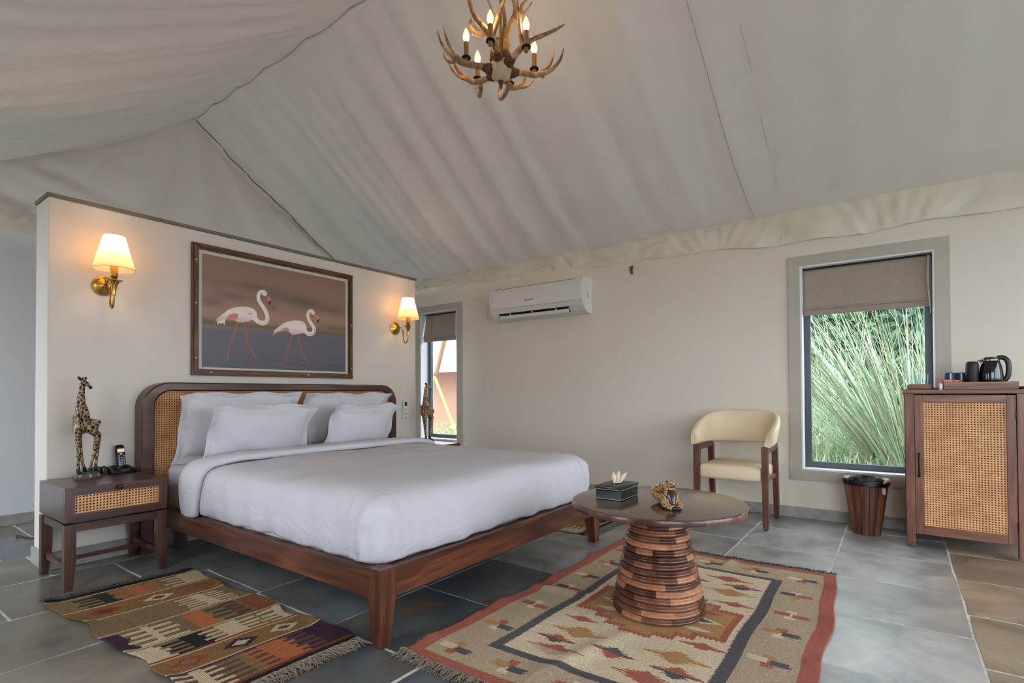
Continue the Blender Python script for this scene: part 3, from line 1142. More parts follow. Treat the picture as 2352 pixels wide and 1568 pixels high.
# ================================================================== NIGHTSTANDS
def nightstand(label, y0):
    wY, dX = .464, .47
    t = thing('nightstand', label, 'nightstand', (-3.65, y0+wY/2, 0), 0, 'bedside tables')
    x0, x1, a, b_ = -.235, .235, -wY/2, wY/2
    z0, z1 = .342, .525
    body = G().box(x0, x1-.02, a, b_, z0+.004, z1, .003).obj('body', ES['y'], t)
    # drawer front: mitred frame, cane panel, knob
    fw_ = .042
    dr = G().box(x1-.034, x1-.024, a+.02, b_-.02, z0+.02, z1-.02).obj('drawer_front', CBACK, t)
    zz0, zz1 = z0+.006, z1
    for P, ax in (([(a, zz0), (b_, zz0), (b_-fw_, zz0+fw_), (a+fw_, zz0+fw_)], 'y'), ([(a, zz1), (a+fw_, zz1-fw_), (b_-fw_, zz1-fw_), (b_, zz1)], 'y'),
                  ([(a, zz0), (a+fw_, zz0+fw_), (a+fw_, zz1-fw_), (a, zz1)], 'z'), ([(b_, zz0), (b_, zz1), (b_-fw_, zz1-fw_), (b_-fw_, zz0+fw_)], 'z')):
        G().prism(P, 'x', x1-.02, x1).obj('frame_piece', ES[ax], dr)
    G().box(x1-.009, x1-.006, a+fw_-.002, b_-fw_+.002, zz0+fw_-.002, zz1-fw_+.002).obj('cane_panel', CANE_YZ, dr)
    Mx = Matrix.Translation((x1, 0, zz1-fw_*.5)) @ Matrix.Rotation(PI/2, 4, 'Y')
    G().lathe([(.005, 0), (.005, .008), (.013, .012), (.0145, .018), (.011, .025), (.002, .028)], 20, M=Mx).obj('knob', BLACKM, dr)
    # open stand
    lg = .048
    for sx in (-1, 1):
        for sy in (-1, 1):
            cx, cy = sx*(.235-lg/2), sy*(wY/2-lg/2)
            g = G().box(cx-lg/2, cx+lg/2, cy-lg/2, cy+lg/2, .16, .338)
            g.tbar((cx+sx*.007, cy+sy*.007, 0), (cx, cy, .16), (.034, .034), (lg, lg))
            g.obj('leg', ES['z'], t)
    for sx in (-1, 1):
        G().box(sx*.21-.018, sx*.21+.018, a+lg, b_-lg, .296, .338).obj('apron', ES['y'], t)
    for sy in (-1, 1):
        G().box(-.235+lg, .235-lg, sy*(wY/2-.024)-.018, sy*(wY/2-.024)+.018, .296, .338).obj('apron', ES['x'], t)
        G().box(-.235+lg-.004, .235-lg+.004, sy*(wY/2-.026)-.009, sy*(wY/2-.026)+.009, .095, .122).obj('stretcher', ES['x'], t)
    G().box(-.03, -.008, -wY/2+.03, wY/2-.03, .097, .119).obj('stretcher', ES['y'], t)
    return t


nightstand('dark wooden bedside table with cane drawer front under the telephone', .811)
nightstand('dark bedside table mostly hidden behind the bed, below the narrow window', 3.34)


# ================================================================== GIRAFFES
def skin_obj(name, verts, edges, radii, mat, parent, root=0, sub=2):
    me = bpy.data.meshes.new(name)
    me.from_pydata(verts, edges, [])
    o = bpy.data.objects.new(name, me)
    COL.objects.link(o)
    m = o.modifiers.new('skin', 'SKIN')
    m.use_smooth_shade = True
    for i, r in enumerate(radii):
        sv = me.skin_vertices[0].data[i]
        sv.radius = r if hasattr(r, '__len__') else (r, r)
        sv.use_root = (i == root)
    s = o.modifiers.new('sub', 'SUBSURF')
    s.levels = s.render_levels = sub
    me.materials.append(mat)
    o.parent = parent
    return o


ROCK = plain('grey_painted_wood', srgb(78, 74, 72), .6, noise=.3, nscale=60)
PALE = plain('pale_wood', srgb(190, 150, 112), .6)


GIRAFFE2 = spots_mat('giraffe_tan_paint', srgb(188, 148, 108), srgb(58, 38, 28), 62, .10)


def giraffe(label, loc, rz, sc_=1.0, turn=1, coat=GIRAFFE):
    t = thing('giraffe_figurine', label, 'figurine', loc, rz, 'carved giraffes')
    V_ = [(.002, 0, .312), (.042, 0, .318), (-.036, 0, .298),               # body mid, chest(+x), rump
          (.030, 0, .362), (.036, 0, .42), (.032, 0, .49), (.028, 0, .535),    # neck
          (.026, .010, .554), (.014, .026, .543), (.004, .038, .524),     # head turned to the side
          ]
    E_ = [(0, 1), (0, 2), (1, 3), (3, 4), (4, 5), (5, 6), (6, 7), (7, 8), (8, 9)]
    Rr = [(.049, .042), (.052, .042), (.052, .044), .047, .026, .0165, .0145, .0165, .0125, .009]

    def legc(top, pts, rads):
        p = top
        for q, r in zip(pts, rads):
            V_.append(q)
            Rr.append(r)
            E_.append((p, len(V_)-1))
            p = len(V_)-1
    legc(1, [(.052, .018, .25), (.050, .020, .17), (.050, .022, .10), (.050, .022, .05)], [.016, .010, .008, .0085])
    legc(1, [(.040, -.018, .25), (.030, -.020, .17), (.022, -.020, .10), (.012, -.018, .05)], [.016, .010, .008, .0085])
    legc(2, [(-.042, .018, .25), (-.026, .020, .17), (-.014, .020, .10), (-.004, .018, .05)], [.019, .010, .008, .0085])
    legc(2, [(-.050, -.018, .25), (-.050, -.020, .17), (-.044, -.020, .10), (-.040, -.020, .05)], [.019, .011, .008, .0085])
    V2 = [(x*sc_, y*sc_, z) for x, y, z in V_]
    skin_obj('body', V2, E_, Rr, coat, t)
    g = G()
    for sx, sy in ((.050, .022), (.012, -.018), (-.004, .018), (-.040, -.020)):
        G().tube([(sx, sy, .062), (sx, sy, .045), (sx-.004, sy-turn*.006, .036)], [.0095, .011, .010], 10).obj('hoof', BLACKM, t)
    for s in (-1, 1):
        G().tube([(.026+s*.009, .004+s*.007, .562), (.028+s*.018, .0+s*.014, .574), (.030+s*.024, -.002+s*.019, .582)], [.007, .008, .002], 8).obj('ear', BLACKM, t)
        G().tube([(.024+s*.004, .006+s*.004, .562), (.024+s*.005, .004+s*.005, .580)], [.0035, .004], 8).obj('horn', GIRAFFE, t)
    G().sphere((.001, .041, .520), (.009, .009, .0085), 12).obj('muzzle', BLACKM, t)
    g = G()
    n = 26
    P = []
    for z, k in ((0, 1), (.012, 1.03), (.026, .9), (.038, .62)):
        P.append([((.062*k)*math.cos(2*PI*i/n)*(1+.06*math.sin(3*i))+.002, (.044*k)*math.sin(2*PI*i/n)*(1+.08*math.sin(2*i+1)), z) for i in range(n)])
    base = g.rings(P).obj('rock_base', ROCK, t)
    for k, a in enumerate((-2.2, -1.57, -.9, .8, 1.57, 2.3)):
        x, y = .062*math.cos(a), .044*math.sin(a)
        M_ = Matrix.Translation((x*1.0, y*1.0, .016)) @ Matrix.Rotation(a, 4, 'Z')
        G().add([(.002, -.009, .008), (.002, .009, .008), (.004, 0, -.010), (-.006, -.009, .008), (-.006, .009, .008), (-.004, 0, -.01)], [(0, 2, 1), (3, 4, 5), (0, 1, 4, 3), (1, 2, 5, 4), (2, 0, 3, 5)], M=M_).obj('pale_patch', PALE, base)
    return t


giraffe('spotted wooden giraffe figurine standing beside the telephone', (-3.755, .995, .525), R(-90), turn=-1)
giraffe('spotted wooden giraffe figurine standing before the narrow window', (-3.72, 3.675, .525), R(-90), turn=-1, coat=GIRAFFE2)

# ================================================================== TELEPHONE
cr = thing('phone_cradle', 'black wedge-shaped telephone charging base on the bedside table', 'phone base', (-3.855, 1.19, .525), R(5))
g = G()
P = [[(x, y, z) for x, y in rr_] for rr_, z in ((rrect(-.055, .06, .062, .02, 6), 0), (rrect(-.055, .062, .066, .02, 6), .006))]
top = [(x, y, .030-.016*(x/.06)) for x, y in rrect(-.048, .05, .055, .02, 6)]
g.rings(P+[[(x, y, .014-.004*x/.06) for x, y in rrect(-.055, .062, .066, .02, 6)], top])
g.obj('shell', BLACKP, cr)
G().box(.03, .0485, -.022, .022, .014, .0215, .001).obj('label_strip', GREYP, cr)
G().box(-.035, .012, -.032, .032, .024, .040, .006, 2).obj('cup', BLACKP, cr)
hs = thing('cordless_handset', 'black cordless telephone handset with lit display, upright in its cradle', 'telephone', (-3.86, 1.19, .552), R(5))
Mh = Matrix.Rotation(R(-13), 4, 'Y')
Mz = Matrix.Rotation(R(90), 4, 'Z')
g = G()
prf = [(0, .85, .012), (.006, .95, .014), (.05, 1, .0145), (.10, 1.02, .013), (.125, .98, .012), (.138, .85, .010), (.144, .55, .006)]
n = 20
g.rings([[(t_*(abs(math.sin(a))**.6)*math.copysign(1, math.sin(a)), .0245*k*abs(math.cos(a))**.6*math.copysign(1, math.cos(a)), z) for a in np.linspace(0, 2*PI, n, endpoint=False)] for z, k, t_ in prf], M=Mh)
g.obj('handset_body', BLACKP, hs)
m_, nt_, p_ = newmat('phone_display')
p_.inputs['Base Color'].default_value = srgb(230, 200, 180)
p_.inputs['Emission Color'].default_value = srgb(235, 200, 175)
p_.inputs['Emission Strength'].default_value = .35
G().box(.0125, .0150, -.019, .019, .096, .118, .001, M=Mh).obj('display', m_, hs)
G().box(.0118, .0150, -.012, .012, .126, .131, .001, M=Mh).obj('earpiece', BLACKM, hs)
KEY = plain('key_print', srgb(196, 196, 198), .5)
for r_i in range(6):
    for c_i in range(3):
        yy, zz = -.013+c_i*.013, .022+r_i*.0105
        if r_i == 5 and c_i == 1:
            continue
        G().box(.0135, .0158, yy-.0042, yy+.0042, zz-.0024, zz+.0024, M=Mh).obj('key', KEY, hs)
G().lathe([(.007, 0), (.0065, .002), (.003, .003)], 14, M=Mh @ Matrix.Translation((.0135, 0, .086)) @ Matrix.Rotation(PI/2, 4, 'Y')).obj('navigation_key', KEY, hs)
ad = thing('power_adapter', 'black plug adapter and cable box behind the giraffe figurine', 'adapter', (-3.895, 1.075, .525))
G().box(-.02, .02, -.035, .02, 0, .045, .005, 2).obj('case', BLACKP, ad)
G().tube([(0, .018, .03), (.004, .035, .045), (.006, .05, .03), (.006, .062, .012)], .004, 8).obj('cable', BLACKP, ad)
G().box(-.016, .018, .022, .036, 0, .04, .004, 2).obj('plug', BLACKP, ad)


# ================================================================== PICTURE
pic = thing('framed_picture', 'large framed photograph of two flamingos wading, in dark brown wood, above the headboard', 'picture', (-3.93, 2.267, 1.137))
ph_, pw_ = .922, 1.321/2
fwd = .043


def molding(y0, y1, z0, z1):
    return
T = .036
for P, ax in (([(-pw_, 0), (pw_, 0), (pw_-fwd, fwd), (-pw_+fwd, fwd)], 'y'), ([(-pw_, ph_), (-pw_+fwd, ph_-fwd), (pw_-fwd, ph_-fwd), (pw_, ph_)], 'y'),
              ([(-pw_, 0), (-pw_+fwd, fwd), (-pw_+fwd, ph_-fwd), (-pw_, ph_)], 'z'), ([(pw_, 0), (pw_, ph_), (pw_-fwd, ph_-fwd), (pw_-fwd, fwd)], 'z')):
    c = (sum(p[0] for p in P)/4, sum(p[1] for p in P)/4)
    g = G().prism(P, 'x', .002, T-.010)
    fm = g.obj('frame_moulding', FR[ax], pic)
    # raised bead in the middle of the moulding
    q = [(c[0]+(p[0]-c[0])*(.97 if ax == 'y' else .55), c[1]+(p[1]-c[1])*(.97 if ax == 'z' else .55)) for p in P]
    G().prism(q, 'x', T-.012, T).obj('bead', FR[ax], fm)
DOT = plain('screw_cap_cream', srgb(232, 224, 205), .5)
for y, z in ((-pw_+.022, .12), (-pw_+.022, .50), (-pw_+.022, .80), (-pw_+.12, .022), (.22, .022), (pw_-.022, .09), (pw_-.022, .47)):
    G().lathe([(.0055, 0), (.005, .003), (.002, .0042)], 12, M=Matrix.Translation((T-.001, y, z)) @ Matrix.Rotation(PI/2, 4, 'Y')).obj('screw_cap', DOT, pic)
MATB = plain('picture_mount', srgb(214, 206, 190), .8)
G().box(.002, T-.022, -pw_+fwd-.004, pw_-fwd+.004, fwd-.004, ph_-fwd+.004).obj('mount', MATB, pic)

# flamingo print painted cell by cell
NU, NV = 430, 290
U, Vv = np.meshgrid((np.arange(NU)+.5)/NU, (np.arange(NV)+.5)/NV)
asp = 1.186/.798
img = np.zeros((NV, NU, 3))


def mixc(mask, col, a=1.0):
    m = np.clip(mask*a, 0, 1)[..., None]
    img[:] = img*(1-m)+np.asarray(col)*m


def poly(P):
    x, y = U, Vv
    ins = np.zeros(U.shape, bool)
    for (x0, y0), (x1, y1) in zip(P, P[1:]+P[:1]):
        c = ((y0 > y) != (y1 > y))
        ins ^= c & (x < (x1-x0)*(y-y0)/((y1-y0) or 1e-9)+x0)
    return ins.astype(float)


def stroke(P, w0, w1, sm=22):
    pts = smoothpath(P, sm)
    m = np.zeros(U.shape)
    for i, p in enumerate(pts):
        w_ = w0+(w1-w0)*i/(len(pts)-1)
        d = np.hypot((U-p[0])*asp, Vv-p[1])
        m = np.maximum(m, np.clip((w_-d)/.003+.5, 0, 1))
    return m


def gauss(cx, cy, rx, ry):
    return np.exp(-((U-cx)/rx)**2-((Vv-cy)/ry)**2)


img[:] = s3(132, 104, 88)
mixc(np.clip((Vv-.6)/.4, 0, 1), s3(120, 92, 78), .8)
mixc(np.exp(-((Vv-.72+.1*(U-.5))/.07)**2)*(.55+.45*fnoise(U*9, Vv*5, 3)), s3(96, 78, 68), .8)
mixc(np.exp(-((Vv-.50)/.08)**2), s3(146, 112, 90), .7)
for cx, cy, rx, ry in ((.17, .66, .10, .035), (.05, .58, .06, .05), (.44, .60, .03, .03), (.9, .66, .09, .04), (.62, .70, .12, .03), (.30, .78, .16, .03)):
    mixc(gauss(cx, cy, rx, ry), s3(92, 76, 66), .65)
mixc(np.exp(-((Vv-.40)/.035)**2), s3(86, 78, 62), .85)
mixc(np.clip((U-.7)/.2, 0, 1)*np.exp(-((Vv-.47)/.04)**2), s3(92, 88, 52), .85)
hor = .355+.03*U
mixc(1/(1+np.exp((Vv-hor)/.008)), s3(92, 88, 94))
wmask = (Vv < hor)
mixc(wmask*np.clip((hor-Vv)/.36, 0, 1), s3(80, 76, 82), .9)
mixc(wmask*np.clip(fnoise(U*26, Vv*150, 11)*.5, 0, 1)*np.clip((.16-Vv)/.1, 0, 1), s3(58, 54, 60), .8)
WHT, SHD, PNK, BLK = s3(206, 190, 180), s3(150, 130, 120), s3(176, 98, 80), s3(32, 24, 24)
B1 = [(.075, .41), (.085, .438), (.117, .484), (.146, .526), (.182, .555), (.225, .573), (.269, .579), (.3, .572), (.323, .549), (.333, .513), (.333, .475), (.323, .454), (.301, .46), (.275, .447), (.238, .427), (.213, .425), (.188, .442), (.146, .444), (.129, .437), (.105, .428)]
T1 = [(.088, .416), (.135, .442), (.129, .387), (.12, .408), (.108, .393), (.1, .407), (.089, .383)]
K1 = [(.135, .451), (.158, .487), (.188, .506), (.213, .501), (.207, .454), (.176, .444)]
N1 = [(.313, .481), (.339, .452), (.366, .442), (.392, .461), (.399, .505), (.389, .552), (.369, .601), (.349, .64), (.339, .676), (.342, .715), (.355, .742), (.375, .748)]
B2 = [(.436, .331), (.447, .386), (.474, .42), (.509, .46), (.552, .491), (.596, .507), (.64, .508), (.667, .489), (.682, .451), (.678, .409), (.659, .386), (.611, .369), (.574, .354), (.563, .373), (.538, .389), (.488, .382), (.46, .364)]
K2 = [(.492, .393), (.516, .421), (.545, .42), (.552, .391), (.516, .386)]
N2 = [(.667, .417), (.686, .389), (.709, .382), (.732, .401), (.739, .443), (.724, .478), (.705, .516), (.692, .555), (.693, .597), (.709, .623), (.724, .626)]
LEG = s3(150, 84, 70)
for P in ([(.208, .43), (.189, .332), (.168, .238), (.159, .191), (.144, .074)], [(.251, .43), (.263, .314), (.272, .24), (.295, .177), (.332, .083)]):
    mixc(stroke(P, .009, .0055), LEG)
    mixc(np.exp(-(((U-P[2][0]-.0)*asp/.012)**2+((Vv-P[2][1]+.02)/.02)**2)), s3(104, 66, 58), .9)
for P in ([(.58, .37), (.559, .282), (.534, .19), (.531, .08)], [(.614, .37), (.633, .26), (.648, .17), (.692, .091)]):
    mixc(stroke(P, .008, .005), LEG)
for P, T_, K, Nk, hd, bk, tp, sh in ((B1, T1, K1, N1, (.380, .731, .021), [(.391, .706), (.405, .712), (.422, .689), (.427, .676), (.419, .65), (.411, .622), (.407, .633), (.411, .658), (.402, .675)], [(.411, .658), (.427, .676), (.422, .65), (.411, .622), (.407, .634)], .5),
                                    (B2, None, K2, N2, (.731, .607, .018), [(.744, .58), (.756, .592), (.776, .57), (.78, .549), (.77, .506), (.764, .515), (.765, .542)], [(.764, .536), (.78, .551), (.776, .528), (.769, .504), (.764, .515)], .43)):
    if T_:
        mixc(poly(T_), WHT)
    b_ = poly(P)
    mixc(b_, WHT)
    mixc(b_*np.clip((sh-Vv)/.09, 0, 1), SHD, .75)
    mixc(b_*np.clip(fnoise(U*60, Vv*30, 21), 0, 1), SHD, .25)
    mixc(poly(K), PNK, .85)
    mixc(stroke(Nk, .0225, .015), WHT)
    mixc(stroke([(x+.004, y-.006) for x, y in Nk[1:5]], .007, .006), SHD, .4)
    mixc((np.hypot((U-hd[0])*asp, (Vv-hd[1])*1.05) < hd[2]*1.25).astype(float), WHT)
    mixc(poly(bk), s3(188, 104, 86))
    mixc(poly(tp), BLK)
    mixc((np.hypot((U-hd[0]-.007)*asp, Vv-hd[1]-.002) < .004).astype(float), BLK, .7)
mixc(poly([(.262, .51), (.281, .527), (.304, .525), (.294, .506)]), PNK, .5)
img *= 1.5
img *= 1+.02*fnoise(U*300, Vv*200, 40, 2)[..., None]
yy = np.linspace(-.593, .593, NU+1)
zz = np.linspace(.058, .856, NV+1)
Yq, Zq = np.meshgrid(yy, zz)
Vp = np.stack([np.full_like(Yq, T-.0205), Yq, Zq], -1).reshape(-1, 3)
m_pic = vcol_mat('photo_print', rough=.35, spec=.4)
colour_grid('photo_print', Vp, NU, NV, img.clip(0, 1), m_pic, pic)


# ================================================================== WALL SCONCES
def shade_mat():
    m, nt, p = newmat('pleated_lamp_shade')
    nt.nodes.remove(p)
    d = N(nt, 'ShaderNodeBsdfDiffuse')
    d.inputs[0].default_value = srgb(244, 226, 196)
    t = N(nt, 'ShaderNodeBsdfTranslucent')
    t.inputs[0].default_value = srgb(255, 222, 178)
    ms = N(nt, 'ShaderNodeMixShader')
    ms.inputs[0].default_value = .62
    L(nt, d.outputs[0], ms.inputs[1])
    L(nt, t.outputs[0], ms.inputs[2])
    L(nt, ms.outputs[0], nt.nodes['Material Output'].inputs[0])
    return m


SHADE = shade_mat()


def emit_mat(name, col, st):
    m, nt, p = newmat(name)
    p.inputs['Base Color'].default_value = col
    p.inputs['Emission Color'].default_value = col
    p.inputs['Emission Strength'].default_value = st
    return m


BULB = emit_mat('warm_bulb', srgb(255, 196, 120), 10)


def sconce(label, y, z):
    t = thing('wall_sconce', label, 'wall lamp', (-3.93, y, z), 0, 'brass wall lamps')
    Mx = Matrix.Rotation(PI/2, 4, 'Y')
    G().lathe([(.058, 0), (.060, .004), (.058, .009), (.050, .012), (.049, .015), (.034, .024), (.012, .030), (.008, .034)], 40, M=Mx).obj('backplate', BRASS, t)
    pth = smoothpath([(.03, 0, 0), (.075, 0, .004), (.105, 0, -.012), (.118, 0, -.06), (.122, 0, -.115), (.145, 0, -.150), (.172, 0, -.135), (.185, 0, -.095), (.187, 0, -.075)], 6)
    G().tube([tuple(p) for p in pth], .006, 12).obj('arm', BRASS, t)
    c = (.187, 0)
    G().lathe([(.006, -.08), (.010, -.075), (.011, -.055), (.016, -.02), (.028, .002), (.042, .008), (.043, .011), (.03, .013), (.012, .018), (.018, .026), (.020, .031), (.013, .036)], 32, c=c).obj('flared_cup', BRASS, t)
    G().lathe([(.019, .036), (.0195, .09), (.017, .094)], 24, c=c).obj('candle_sleeve', BRASS, t)
    # gathered fabric shade
    n = 96
    rg = []
    for k in range(7):
        h = k/6
        r = .104+(.052-.104)*h
        rg.append([(c[0]+(r+.0011*math.sin(i*PI/2))*math.cos(2*PI*i/n), (r+.0011*math.sin(i*PI/2))*math.sin(2*PI*i/n), .075+.2*h) for i in range(n)])
    sh = G().rings(rg, closed=True, cap0=False, cap1=False).obj('lamp_shade', SHADE, t, angle=60)
    TR = plain('shade_trim', srgb(206, 180, 140), .8) if 'shade_trim' not in bpy.data.materials else bpy.data.materials['shade_trim']
    for r, zz_ in ((.1045, .076), (.0525, .2745)):
        P = [(c[0]+r*math.cos(2*PI*i/48), r*math.sin(2*PI*i/48), zz_) for i in range(49)]
        G().tube(P, .0018, 6).obj('shade_trim', TR, sh)
    G().lathe([(.002, .094), (.012, .10), (.017, .12), (.015, .145), (.006, .17), (.001, .178)], 16, c=c).obj('bulb', BULB, t)
    l = bpy.data.lights.new('sconce_light', 'POINT')
    l.energy = 1.55
    l.color = (1.0, .72, .44)
    l.shadow_soft_size = .03
    o = bpy.data.objects.new('sconce_light', l)
    COL.objects.link(o)
    o.parent = t
    o.location = (c[0], 0, .21)
    return t


sconce('brass wall lamp with lit fabric shade above the bedside telephone', 1.111, 1.672)
sconce('brass wall lamp with lit fabric shade beside the narrow window', 3.438, 1.637)

# ================================================================== REMOTE
rm = thing('remote_control', 'white air-conditioner remote control in its wall holder right of the headboard', 'remote', (-3.93, 3.552, .745))
G().box(0, .012, -.031, .031, 0, .11, .004, 2).obj('holder', WHITEP, rm)
G().box(.006, .028, -.026, .026, .008, .188, .006, 2).obj('case', WHITEP, rm)
DISP = plain('lcd_grey', srgb(78, 82, 78), .3)
G().box(.0275, .0295, -.017, .017, .135, .178).obj('display', DISP, rm)
for k, (y, z, r) in enumerate([(0, .112, .006), (0, .094, .006), (-.012, .103, .004), (.012, .103, .004)]+[(-.013+c_*.013, .05+r_i*.012, .0035) for r_i in range(3) for c_ in range(3)]):
    G().box(.0275, .0295, y-r, y+r, z-r*.6, z+r*.6).obj('button', GREYP, rm)
G().box(.0278, .0285, -.012, .012, .022, .028).obj('maker_mark', GREYP, rm)

# ================================================================== AIR CONDITIONER
ac = thing('air_conditioner', 'white split air conditioner mounted high on the wall beside the narrow window', 'air conditioner', (-3.052, YB, 1.80))
hw = .578
pf = [(0, 0), (-.07, .004), (-.13, .03), (-.175, .075), (-.20, .13), (-.21, .2), (-.208, .28), (-.19, .325), (-.15, .345), (0, .35)]
pf = [(p[0], p[1]) for p in pf]
g = G().prism(pf, 'x', -hw+.04, hw-.04)
g.obj('body', WHITEP, ac)
for s in (-1, 1):
    q = [(y*1.015, z*1.01-.002) for y, z in pf]
    g = G().prism(q, 'x', min(s*hw, s*(hw-.04)), max(s*hw, s*(hw-.04)))
    g.obj('end_cap', WHITEP, ac)
# front panel lip
G().prism([(-.212, .12), (-.217, .2), (-.214, .285), (-.197, .330), (-.190, .326), (-.205, .28), (-.207, .2), (-.203, .12)], 'x', -hw+.045, hw-.045).obj('front_panel', WHITEP, ac)
BROWNL = plain('brown_trim', srgb(150, 112, 76), .5)
G().box(-hw+.08, hw-.09, -.196, -.188, .330, .336).obj('top_trim', BROWNL, ac)
# open outlet with louvre
OUT = plain('outlet_black', srgb(14, 14, 14), .7)
Mo = Matrix.Translation((0, -.150, .047)) @ Matrix.Rotation(R(-48), 4, 'X')
G().box(-hw+.11, hw-.17, -.032, .032, -.006, .0035, M=Mo).obj('outlet_slot', OUT, ac)
G().box(-hw+.11, hw-.17, -.004, .030, -.014, -.010, .001, M=Mo @ Matrix.Rotation(R(-28), 4, 'X')).obj('louvre', WHITEP, ac)
for k in range(3):
    x = -hw+.11+(2*hw-.28)*(.33*k+.17)
    G().box(x-.006, x+.006, -.03, .03, -.012, -.004, M=Mo).obj('louvre_arm', WHITEP, ac)
GOLD = plain('gold_print', srgb(196, 158, 92), .4, metal=.3)
G().box(-.10, .02, -.2175, -.2155, .175, .188).obj('gold_emblem', GOLD, ac)
G().box(hw-.001, hw+.001, -.085, -.068, .15, .205).obj('rating_sticker', GREYP, ac)
for z in (.165, .18, .193):
    G().box(hw, hw+.0016, -.083, -.070, z-.004, z+.004).obj('sticker_line', WHITEP, ac)

# small brown tab under the valance
tabm = plain('brown_cloth_tab', srgb(104, 86, 62), .8)
tb = G().grid(lambda u, v: (-.018+.036*u*(1-.45*v)+.012*v*v, -.012-.01*math.sin(v*3), -.075*v), 6, 8).obj('tie_tab', tabm, None, (-2.03, YB-.012, 2.21), fix=False)
sm = tb.modifiers.new('thick', 'SOLIDIFY')
sm.thickness = .005
tag(tb, 'small curled brown cloth tab hanging below the tent valance', 'tab')

# ================================================================== CHANDELIER
def antler_mat():
    m, nt, p = newmat('antler')
    tc = N(nt, 'ShaderNodeTexCoord')
    n = N(nt, 'ShaderNodeTexNoise', i_Scale=16.0, i_Detail=6.0, i_Distortion=1.5)
    L(nt, tc.outputs['Object'], n.inputs['Vector'])
    r = ramp(nt, n.outputs['Fac'], [(.3, srgb(112, 78, 48)), (.5, srgb(166, 128, 88)), (.72, srgb(208, 182, 146))])
    L(nt, r.outputs[0], p.inputs['Base Color'])
    p.inputs['Roughness'].default_value = .42
    b_ = N(nt, 'ShaderNodeBump', i_Strength=.25, i_Distance=.004)
    L(nt, n.outputs['Fac'], b_.inputs['Height'])
    L(nt, b_.outputs[0], p.inputs['Normal'])
    return m


ANT = antler_mat()
BURR = plain('antler_burr', srgb(98, 66, 46), .8, noise=.5, nscale=70, bump=.9, bscale=90)
BONE = plain('bone_hub', srgb(206, 182, 146), .6, noise=.15, nscale=20, bump=.3, bscale=50)
CANDLE = plain('candle_sleeve', srgb(150, 112, 68), .6, noise=.25, nscale=40)
FIL = emit_mat('filament', srgb(255, 214, 150), 60)
BGLASS = emit_mat('bulb_glow_glass', srgb(255, 214, 160), 1.5)
BG_nt = BGLASS.node_tree
_t = N(BG_nt, 'ShaderNodeBsdfTransparent')
_m = N(BG_nt, 'ShaderNodeMixShader')
_m.inputs[0].default_value = .2
L(BG_nt, _t.outputs[0], _m.inputs[1])
L(BG_nt, BG_nt.nodes['Principled BSDF'].outputs[0], _m.inputs[2])
L(BG_nt, _m.outputs[0], BG_nt.nodes['Material Output'].inputs[0])
chand = thing('chandelier', 'deer antler chandelier with six lit candle bulbs hanging from the tent ridge', 'chandelier', (-1.715, 2.25, 2.755), R(36.25))
# local x = camera right, y = away from camera; arms at 15+60k degrees


def antler(a, pts, tines, up=0):
    M_ = Matrix.Rotation(a, 4, 'Z')
    g = G()
    P = smoothpath(pts, 6)
    g.tube([tuple(p[:3]) for p in P], [p[3] for p in P], 10, M=M_)
    for t in tines:
        Q = smoothpath(t, 6)
        g.tube([tuple(p[:3]) for p in Q], [p[3] for p in Q], 9, M=M_)
    o = g.obj('antler', ANT, chand, angle=70)
    Bp = [pts[0], tuple((np.array(pts[0])*.45+np.array(pts[1])*.55))]
    q0, q1 = np.array(Bp[0][:3]), np.array(Bp[1][:3])
    ax = (q1-q0)/np.linalg.norm(q1-q0)
    e1 = np.cross(ax, (0, 1., .2))
    e1 /= np.linalg.norm(e1)
    e2 = np.cross(ax, e1)
    rg_ = []
    nb = 18
    for j_, (t_, rr_) in enumerate(((-.55, .012), (-.5, .022), (.0, .026), (.5, .029), (.9, .027), (1.2, .023), (1.6, .019), (1.9, .0155))):
        rg_.append([tuple(q0+(q1-q0)*t_+(e1*math.cos(2*PI*i/nb)+e2*math.sin(2*PI*i/nb))*(rr_+rng.uniform(-.0022, .0022))) for i in range(nb)])
    g = G().rings(rg_, M=M_)
    g.obj('burr', BURR, o, angle=20)
    return o


LOW = ([(.045, 0, -.005, .021), (.10, 0, .004, .017), (.16, .005, .008, .0165), (.215, .02, .022, .015), (.27, .045, .07, .012), (.31, .06, .13, .009), (.335, .065, .20, .003)],
       [[(.16, .004, .008, .014), (.205, -.035, -.012, .013), (.26, -.075, -.004, .011), (.305, -.10, .045, .008), (.325, -.108, .11, .002)],
        [(.235, .028, .036, .011), (.265, .075, .05, .009), (.285, .11, .085, .006), (.295, .13, .13, .002)]])
UPA = ([(.04, 0, .035, .021), (.085, 0, .055, .018), (.125, -.005, .085, .017), (.165, -.03, .115, .0155), (.205, -.075, .165, .013), (.225, -.10, .235, .010), (.225, -.105, .31, .0085), (.205, -.10, .375, .003)],
       [[(.135, -.008, .093, .014), (.15, .02, .15, .013), (.145, .035, .215, .011), (.16, .07, .27, .008), (.175, .095, .315, .002)]])
UPB = ([(.045, 0, .012, .021), (.10, 0, .03, .018), (.15, .005, .055, .0165), (.20, .03, .085, .014), (.255, .07, .105, .011), (.305, .11, .13, .008), (.335, .14, .155, .0025)],
       [[(.16, .008, .062, .014), (.165, -.02, .12, .013), (.17, -.03, .18, .012), (.18, -.02, .25, .009), (.195, .02, .31, .006), (.20, .04, .36, .002)],
        [(.168, -.028, .165, .011), (.18, -.05, .21, .009), (.185, -.06, .27, .002)]])


def mirror(a):
    f = lambda P: [(x, -y, z, r) for x, y, z, r in P]
    return f(a[0]), [f(t) for t in a[1]]


angs = [15, 75, 135, 195, 255, 315]
for a, sh in zip(angs, (LOW, mirror(LOW), LOW, mirror(LOW), UPA, UPB)):
    antler(R(a), *sh)
